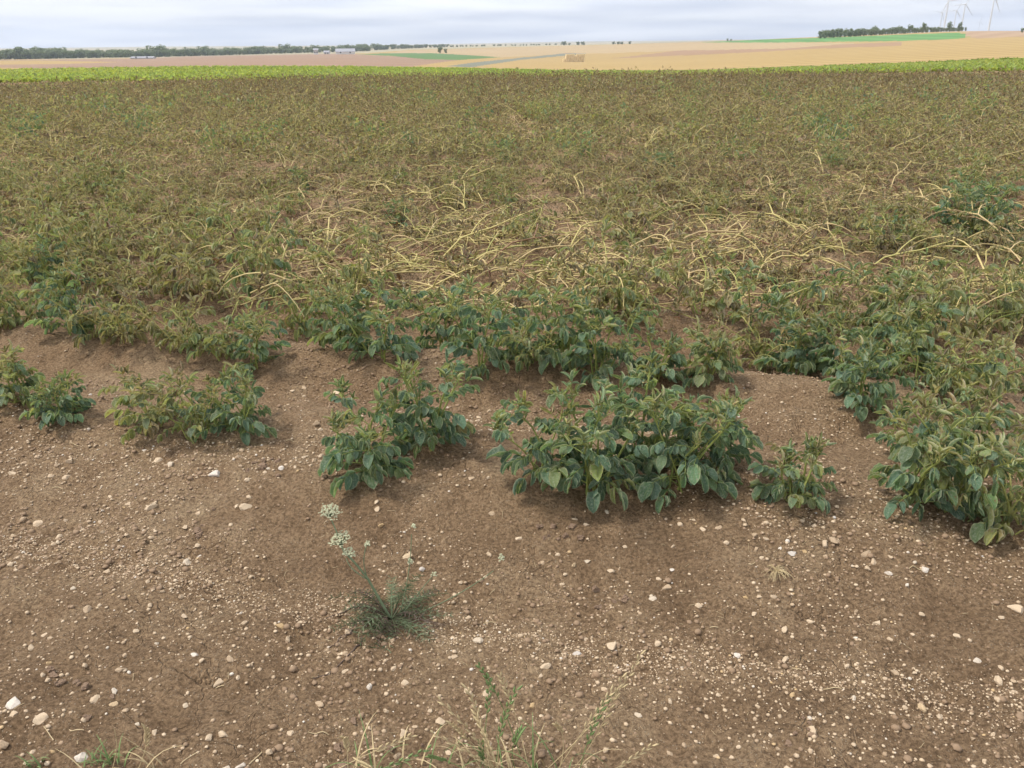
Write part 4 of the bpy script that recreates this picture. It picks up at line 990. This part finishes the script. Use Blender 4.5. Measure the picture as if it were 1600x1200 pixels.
def grass_stalk(root, a, b, mat, head, rg, r0=0.0013, bow=0.03):
    """a stalk from a to b with a two-rowed spike of seeds over its upper part"""
    side = rg.normal(size=3) * bow; m = (a + b) / 2 + side; p = bez(a, m, b, 14)
    st = obj('stalk', tube(p, np.linspace(r0, 0.0006, 14), 4).mesh('stalk', mat), root)
    if head > 0:
        gs = []; n = int(7 + 11 * head); T = np.gradient(p, axis=0)
        for k in range(n):
            t = 1 - head * (1 - k / (n - 1)); f = t * 13; i = min(int(f), 12); q = p[i] + (p[i + 1] - p[i]) * (f - i); d = T[i] / np.linalg.norm(T[i])
            s_ = np.cross(d, [0.2, 0.95, 0.1]); s_ /= np.linalg.norm(s_); sg = 1 if k % 2 else -1; ln = 0.018 * rg.uniform(0.8, 1.2)
            e = q + d * ln * 0.9 + s_ * sg * ln * 0.42; gs.append(tube(np.array([q, q + (e - q) * 0.35 + s_ * sg * 0.0014, q + (e - q) * 0.7, e]), [0.0007, 0.0030, 0.0023, 0.0004], 4))
        obj('seed_head', join(gs).mesh('seed_head', mat), st)
def build_grass():
    rg = np.random.default_rng(63)
    def clump(name, base_px, stalks, lab, blades, spread=0.05, bmats=(M_GRASS, M_DRYG), blen=1.0):
        base = at(*base_px); root = obj(name, None, None, mT(*base)); tag(root, lab, 'grass')
        for (tx, ty, mat, head, fwd) in stalks:
            f = rg.normal(size=3) * [spread, spread * 0.5, 0]; b = lift_pt(tx, ty, base[1] + fwd) - base
            grass_stalk(root, f, b, mat, head, rg)
        for i in range(blades):
            a = rg.uniform(0, 6.28); L = rg.uniform(0.07, 0.17) * blen; d = np.array([math.cos(a), math.sin(a), 0]); f = rg.normal(size=3) * [spread, spread * 0.5, 0]
            p = bez(f, f + d * L * 0.25 + [0, 0, L * 0.7], f + d * L * 0.7 + [0, 0, L * rg.uniform(0.3, 0.9)], 7)
            w = np.linspace(0.0026, 0.0004, 7)[:, None]; s_ = np.array([-d[1], d[0], 0])
            V = np.concatenate([p - s_ * w, p + [0, 0, 0.0008], p + s_ * w]); i7 = np.arange(6); Q = np.concatenate([np.stack([i7, i7 + 1, i7 + 8, i7 + 7], -1), np.stack([i7 + 7, i7 + 8, i7 + 15, i7 + 14], -1)])
            obj('blade', Geo(V, Q).mesh('blade', bmats[i % len(bmats)]), root)
    D, Gm = M_DRYG, M_GRASS
    clump('grass_clump', (790, 1212), [(748, 1040, Gm, 0.45, 0.05), (782, 1057, D, 0.4, 0.06), (807, 1078, Gm, 0.55, 0.03), (730, 1076, D, 0.5, 0.0), (742, 1112, D, 0.55, 0.0), (796, 1108, D, 0.5, 0.02), (752, 1160, Gm, 0.4, 0), (765, 1060, Gm, 0.3, 0.05), (815, 1140, Gm, 0.4, 0.0)], 'clump of green and dry ryegrass ears at the bottom centre', 26)
    clump('grass_clump', (745, 1222), [(688, 1095, D, 0.6, 0.02), (678, 1147, D, 0.55, 0.0), (705, 1130, D, 0.5, 0.0), (672, 1182, Gm, 0.4, 0.0)], 'dry leaning ryegrass ears left of the green clump at the bottom', 14)
    clump('grass_clump', (905, 1222), [(1001, 1022, D, 0.62, 0.05), (952, 1088, Gm, 0.6, 0.02), (972, 1058, D, 0.55, 0.03), (868, 1132, D, 0.25, 0.0), (1018, 1165, D, 0.4, 0.0), (955, 1082, D, 0.5, 0.01)], 'tall curved dry ryegrass stalks right of the green clump', 12)
    clump('grass_clump', (585, 1222), [(537, 1153, D, 0.6, 0.0), (560, 1190, D, 0.4, 0.0), (642, 1150, D, 0.4, 0.02), (668, 1170, Gm, 0.3, 0.0)], 'few dry grass ears at the bottom left of centre', 16)
    clump('grass_clump', (215, 1215), [(190, 1150, D, 0.0, 0.02), (228, 1138, D, 0.5, 0.02), (178, 1138, D, 0.0, 0.0)], 'dry grass stalk with one loose ear near the bottom left corner', 6, bmats=(M_DRYG,))
    clump('low_weed', (165, 1195), [], 'small green weed at the bottom left corner', 22, 0.02, (M_GRASS,), 0.4); clump('low_weed', (58, 1195), [], 'tiny green weed at the very bottom left corner', 12, 0.015, (M_GRASS,), 0.35)
build_grass()

rgw = np.random.default_rng(64)
STR = [(120, 1141, 20, 'long straw on the soil near the bottom left'), (75, 1142, 26, 'thin straw left of the long one at the bottom left'), (296, 1185, 26, 'straw lying by the dry grass at the bottom left'), (400, 1190, 28, 'dry grass ear lying flat at the bottom'), (497, 1145, 24, 'thin bent straw near the bottom left of centre'), (343, 1070, 10, 'short straw on the path at left'),
       (115, 694, 18, 'bent straw on the left slope'), (370, 716, 14, 'pale straw below the three-plant clump'), (455, 688, 14, 'straw right of the three-plant clump'), (90, 763, 14, 'broken straw at the left slope'), (1300, 1080, 20, 'straw lying across the gravel furrow at right'), (1430, 892, 16, 'thin straw by the white oval stone'), (1174, 882, 10, 'short straw below the small separate plant'),
       (765, 972, 16, 'straw in the gravel right of the flowering weed'), (1245, 1046, 12, 'straw crumb in the right gravel'), (1115, 985, 10, 'straw crumb on the right slope'), (1185, 665, 14, 'curled straw on the bare soil between the clumps')]
for px, py, w, lab in STR:
    p = at(px, py); d = np.linalg.norm(p - [0, 0, CAM_H]); L = w * d / FPX * 1.2; a = rgw.uniform(0, 6.28); dv = np.array([math.cos(a), math.sin(a) * 0.7, 0]) * L
    q = bez(p - dv / 2, p + rgw.normal(size=3) * L * 0.18, p + dv / 2, 7); q[:, 2] = ground(q[:, 0], q[:, 1]) + 0.003
    tag(obj('straw', tube(q, 0.0013, 4).mesh('straw', M_STRAW)), lab, 'straw', 'straws on the soil')
def litter():
    gs = []
    for _ in range(900):
        x, y = rgw.uniform(-2.6, 2.6), rgw.uniform(1.2, 3.6) if rgw.random() < 0.6 else rgw.uniform(3.6, 7.5); L = rgw.uniform(0.006, 0.028) * (1 if y < 3.6 else 1.6); a = rgw.uniform(0, 6.28)
        t = np.linspace(-0.5, 0.5, 3); X = x + math.cos(a) * L * t; Y = y + math.sin(a) * L * t
        gs.append(tube(np.stack([X, Y, ground(X, Y) + 0.002], -1), 0.0007 if y < 3.6 else 0.0014, 3))
    tag(obj('plant_litter', join(gs).mesh('plant_litter', M_STRAW)), 'fine dry plant litter on the soil', 'litter', kind='stuff')
litter()

# ================================================================== FAR THINGS
def make_tree_meshes():
    out_ = []
    for v in range(7):
        rg = np.random.default_rng(400 + v); H = 1.0; gs = []
        lobes = [(rg.normal() * 0.16, rg.normal() * 0.16, rg.uniform(0.20, 0.80), rg.uniform(0.16, 0.27)) for _ in range(9)] + [(0, 0, 0.5, 0.30), (0.1, 0, 0.22, 0.22)]
        n = 640; V = []; T = []; ti = []
        for i in range(n):
            lx, ly, lz, lr = lobes[int(rg.integers(len(lobes)))]; d = rg.normal(size=3); d /= np.linalg.norm(d); c = np.array([lx, ly, lz]) + d * lr * rg.uniform(0.65, 1.0); c[2] = max(c[2], 0.03)
            s = rg.uniform(0.03, 0.065); a = rg.normal(size=3); b = np.cross(d + 0.6 * rg.normal(size=3), a); a = np.cross(b, d); a /= np.linalg.norm(a) + 1e-6; b /= np.linalg.norm(b) + 1e-6
            k = len(V); V += [c + a * s, c + b * s, c - a * s, c - b * s]; T += [[k, k + 1, k + 2], [k, k + 2, k + 3]]; q = rg.uniform(0.2, 0.7); ti += [(q, rg.random(), 0, 1)] * 4
        crown = Geo(np.array(V), None, T, ti).mesh('crown', M_TREE)
        tr = [tube(np.array([[0, 0, -0.05], [0.005, 0, 0.2], [0.0, 0.01, 0.5]]), [0.035, 0.026, 0.012], 6)]
        for k in range(3):
            a = k * 2.1 + v; tr.append(tube(np.array([[0, 0, 0.25], [0.08 * math.cos(a), 0.08 * math.sin(a), 0.42], [0.16 * math.cos(a), 0.16 * math.sin(a), 0.60]]), [0.016, 0.011, 0.005], 4))
        out_.append((crown, join(tr).mesh('trunk', M_BARK)))
    return out_
M_BARK = plain('bark', (0.09, 0.07, 0.05), 0.9, 0.3, 6)
TREES = make_tree_meshes()
rgf = np.random.default_rng(65)
def tree(p, h, wfac, lab, grp, age=0.0, name='tree'):
    r = obj(name, None, None, mT(*p) @ mR('Z', rgf.uniform(0, 6.28))); tag(r, lab, 'tree', grp)
    c, t = TREES[int(rgf.integers(len(TREES)))]; S = np.diag([h * wfac, h * wfac, h, 1.0])
    obj('crown', c, r, S, (age, rgf.random(), 0, 1)); obj('trunk', t, r, S)
B = 'trees of the long belt across the plain'
for row, (n, rr, hh) in enumerate([(115, 1290, 12.5), (105, 1330, 15)]):
    for i in range(n):
        px = -140 + (720 + 0) * (i + rgf.uniform(-0.35, 0.35)) / n; h = hh * rgf.uniform(0.78, 1.12) * (0.86 if px < 120 else 0.74 if px < 420 else 0.68) * (1.25 if rgf.random() < 0.12 else 1)
        p = at_range(px, rr + rgf.normal() * 12 + max(0, px - 250) * 0.9)
        seg = ['at the left picture edge', 'in its tall left part', 'behind the long low shed', 'right of the long low shed', 'left of the white building', 'behind the grey-roofed barn'][min(5, max(0, int(px / 95)))] + (', front row' if row == 0 else ', rear row')
        tree(p, h, rgf.uniform(1.25, 1.8), f'dark deciduous tree in the long belt {seg}', B, -0.1)
for i in range(80):
    px = 560 + (140 * i / 44.0 if i < 44 else 140 + 175 * (i - 44) / 36.0) + rgf.normal() * 3; tree(at_range(px, 1750 + 800 * i / 80.0), rgf.uniform(9.5, 13.5) * (1.0 - 0.45 * i / 44.0 if i < 44 else 0.36), 1.6, 'bluish tree of the thin far hedge line right of the belt', 'trees of the far hedge line', -0.1)
for px in list(rgf.uniform(865, 1000, 12)): tree(at_range(px, 2000), rgf.uniform(5, 9), 1.4, 'small dark tree on the far crest above the straw bales', 'trees on the far crest', -0.1)
def ground_at_pixel(px, py, r0=95, r1=1450):
    a, b, c = ray(px, py); h = math.hypot(a, b); best = None
    for r in np.geomspace(r1, r0, 500):
        x, y = a / h * r, b / h * r; z = float(far_z(x, y)); zr = CAM_H + c / h * r
        if zr >= z: best = np.array([x, y, z]); break
    return best if best is not None else at_range(px, r0)
for px, py, h, lab in [(688, 83.2, 6.5, 'rounder of two lone trees at the edge of the dark green field'), (697, 83.0, 4.5, 'smaller of two lone trees at the edge of the dark green field'), (1137, 62.6, 2.6, 'left of two tiny bushes on the skyline left of the wood'), (1142, 62.4, 2.2, 'right of two tiny bushes on the skyline left of the wood'), (1597, 51, 4, 'small dark bush on the skyline at the right edge')]:
    p = ground_at_pixel(px, py); tree(p, h * np.linalg.norm(p) / 900, 1.0, lab, 'lone trees and bushes', 0.0)
HW = 'trees of the hilltop wood'
for i in range(66):
    f = (i + rgf.uniform(-0.4, 0.4)) / 65; px = 1284 + 222 * f; r = 930 + rgf.uniform(0, 60) + 60 * f
    h = rgf.uniform(6.2, 9.2) * (1 - 0.50 * f) * (1.35 if rgf.random() < 0.07 else 1)
    seg = 'at its left end' if f < 0.2 else ('in its middle' if f < 0.65 else 'where it thins out below the turbines')
    tree(at_range(px, r), h, rgf.uniform(0.85, 1.2), f'dark tree of the hilltop wood, {seg}', HW, -0.05)
for px, h in ((1441, 9.5), (1481, 9.0), (1497, 9.0)): tree(at_range(px, 960), h, 0.6, 'taller tree sticking out of the thin right part of the wood', HW, -0.05)

# wind turbines
M_TURB = plain('turbine_white', (0.62, 0.63, 0.65), 0.5, 0.03, 2)
def turbine(hx, hy, Rr, ang, lab):
    a, b, c = ray(hx, hy); h = math.hypot(a, b); hub = np.array([a / h * Rr, b / h * Rr, CAM_H + c / h * Rr]); gz = float(far_z(hub[0], hub[1])); H = hub[2] - gz
    yaw = math.atan2(-hub[0], hub[1])
    root = obj('wind_turbine', None, None, mT(hub[0], hub[1], gz) @ mR('Z', yaw + 0.35)); tag(root, lab, 'wind turbine', 'wind turbines on the skyline')
    obj('tower', tube(np.array([[0, 0, -3], [0, 0, H * 0.5], [0, 0, H]]), [2.6, 2.1, 1.5], 12).mesh('tower', M_TURB), root)
    nac = tube(np.array([[0, -3.5, H], [0, -3.0, H], [0, 0, H + 0.2], [0, 6, H + 0.2], [0, 6.6, H + 0.2]]), [0.8, 1.9, 2.2, 1.9, 0.8], 8).mesh('nacelle', M_TURB); obj('nacelle', nac, root)
    hb = obj('hub', tube(np.array([[0, -6.2, H], [0, -5.6, H], [0, -4.2, H], [0, -3.4, H]]), [0.2, 1.1, 1.6, 1.5], 8).mesh('hub', M_TURB), root)
    z = np.linspace(0, 1, 9); Lb = 45.0; ch = np.interp(z, [0, 0.08, 0.2, 1], [1.6, 1.8, 3.4, 0.5]); th = np.interp(z, [0, 0.2, 1], [0.9, 0.5, 0.08])
    V = []; 
    for zz_, c_, t_ in zip(z, ch, th): V += [(-c_ * 0.35, 0, zz_ * Lb), (0, t_, zz_ * Lb), (c_ * 0.65, 0, zz_ * Lb), (0, -t_, zz_ * Lb)]
    i = np.arange(8)[:, None] * 4; j = np.arange(4)[None]; Q = np.stack([i + j, i + (j + 1) % 4, i + 4 + (j + 1) % 4, i + 4 + j], -1).reshape(-1, 4)
    me = Geo(np.array(V), Q).mesh('blade', M_TURB)
    for k in range(3): obj('blade', me, root, mT(0, -4.8, H) @ mR('Y', ang + k * 2.0944))
for a in [(1472.5, 20.2, 4400, -1.35, 'smallest wind turbine, leftmost of the group'), (1482.5, 0.8, 2950, 1.5, 'tall wind turbine, second from the left, hub at the top of the picture'), (1494.8, 16.4, 4000, 0.45, 'wind turbine in the middle of the group'),
          (1508.6, 6.4, 3300, 0.40, 'wind turbine right of the middle one, blades spread wide'), (1554.5, -6.0, 2700, 0.62, 'large wind turbine standing apart at right'), (1531.5, 34.0, 7600, 0.2, 'faint tiny wind turbine tip between the large ones')]: turbine(*a)

# straw bales
M_BALE = plain('bale_straw', (0.72, 0.56, 0.33), 0.9, 0.25, 1.5)
def build_bales():
    L, Wd, Hh = 2.3, 1.15, 0.86
    V = []; F = []
    x, y, z = L / 2, Wd / 2, Hh; b = 0.13
    prof = [(-y + b, 0), (y - b, 0), (y, b), (y, z - b), (y - b, z), (-y + b, z), (-y, z - b), (-y, b)]
    ring = lambda xx, s: [(xx, py * s, (pz - z / 2) * s + z / 2) for py, pz in prof]
    V = np.array(ring(-x, 0.94) + ring(-x + b, 1) + ring(x - b, 1) + ring(x, 0.94)); i = np.arange(3)[:, None] * 8; j = np.arange(8)[None]
    Q = np.stack([i + j, i + (j + 1) % 8, i + 8 + (j + 1) % 8, i + 8 + j], -1).reshape(-1, 4)
    Q = np.concatenate([Q, [[3, 2, 1, 0], [7, 4, 3, 0], [7, 6, 5, 4], [24, 25, 26, 27], [24, 27, 28, 31], [28, 29, 30, 31]]])
    me = Geo(V, Q).mesh('straw_bale', M_BALE, False)
    p = ground_at_pixel(896, 96.8); d = np.linalg.norm(p); ang = 0.12
    root_M = mT(*p) @ mR('Z', ang); n = 10; lay_n = ['bottom', 'second', 'middle', 'fourth', 'top']
    for lay in range(5):
        for i in range(n):
            if (lay >= 2 and i == 0) or (lay == 4 and i == 5): continue
            M = root_M @ mT((i - (n - 1) / 2) * (Wd + 0.12) + rgf.normal() * 0.05 + 0.12 * lay, rgf.normal() * 0.12, lay * (Hh + 0.002) - 0.02) @ mR('Z', math.pi / 2 + rgf.normal() * 0.03)
            part_ = 'left' if i < 3 else ('right' if i > 6 else 'middle')
            tag(obj('straw_bale', me, None, M), f'straw bale in the {lay_n[lay]} layer of the stack, {part_} part', 'bale', 'straw bales stacked on the stubble')
    print('bales', d)
build_bales()

# village roofs by the tree belt
M_WALL = plain('pale_wall', (0.66, 0.64, 0.60), 0.9, 0.08, 0.3); M_ROOF = plain('grey_roof', (0.30, 0.30, 0.32), 0.8, 0.12, 0.4); M_DOOR = plain('dark_opening', (0.05, 0.05, 0.055), 0.6, 0.1, 1)
def house(px, py, w, dpt, h, rh, lab, wall=M_WALL):
    p = ground_at_pixel(px, py, 600, 1500); root = obj('farm_building', None, None, mT(*p) @ mR('Z', rgf.uniform(-0.3, 0.3))); tag(root, lab, 'building', 'farm buildings by the belt')
    x, y = w / 2, dpt / 2
    V = np.array([(-x, -y, -1), (x, -y, -1), (x, y, -1), (-x, y, -1), (-x, -y, h), (x, -y, h), (x, y, h), (-x, y, h), (-x, 0, h + rh), (x, 0, h + rh)])
    obj('wall', mesh_np('wall', V, [np.array([[0, 1, 5, 4], [2, 3, 7, 6]]), np.array([[1, 2, 6], [3, 0, 4], [1, 6, 5], [3, 4, 7], [5, 6, 9], [7, 4, 8]])], wall, smooth=False), root)
    o_ = 0.5; t = 0.3
    V = np.array([(-x - o_, -y - o_, h - 0.3), (x + o_, -y - o_, h - 0.3), (x + o_, 0, h + rh + 0.05), (-x - o_, 0, h + rh + 0.05), (x + o_, y + o_, h - 0.3), (-x - o_, y + o_, h - 0.3)]); V = np.concatenate([V, V + [0, 0, t]])
    obj('roof', mesh_np('roof', V, [np.array([[0, 1, 2, 3], [3, 2, 4, 5], [6, 9, 8, 7], [9, 11, 10, 8], [0, 6, 7, 1], [5, 4, 10, 11], [0, 3, 9, 6], [3, 5, 11, 9], [1, 7, 8, 2], [2, 8, 10, 4]])], M_ROOF, smooth=False), root)
    for k in (-1, 1):
        V = np.array([(-0.8, 0, 0), (0.8, 0, 0), (0.8, 0, 1.6), (-0.8, 0, 1.6)]) + [k * x * 0.5, -y - 0.03, h * 0.35]; obj('window', mesh_np('window', V, [np.array([[0, 1, 2, 3]])], M_DOOR, smooth=False), root)
for a in [(494, 85.2, 5, 6, 5, 1.5, 'small white building at the foot of the tree belt'), (511, 84.8, 6, 6, 2.2, 1.6, 'low pale building right of the small white one'), (540, 84.5, 22, 12, 2.8, 3.0, 'long grey-roofed barn at the end of the tree belt'), (224, 92.0, 20, 8, 1.0, 0.8, 'long low pale shed before the belt')]: house(*a)

# ================================================================== AIR
def build_haze():
    q = NT('haze'); pv = q.n('ShaderNodeVolumePrincipled', {'Color': (0.80, 0.88, 1.0, 1), 'Density': 0.00013, 'Anisotropy': 0.2}); q.t.links.new(pv.outputs[0], q.out.inputs['Volume'])
    x0, x1, y0, y1, z0, z1 = -9700, 9700, -60, 9700, -130, 190
    V = [(x0, y0, z0), (x1, y0, z0), (x1, y1, z0), (x0, y1, z0), (x0, y0, z1), (x1, y0, z1), (x1, y1, z1), (x0, y1, z1)]
    F = np.array([[0, 3, 2, 1], [4, 5, 6, 7], [0, 1, 5, 4], [1, 2, 6, 5], [2, 3, 7, 6], [3, 0, 4, 7]])
    tag(obj('haze', mesh_np('haze', V, [F], q.m, smooth=False)), kind='stuff')
build_haze()
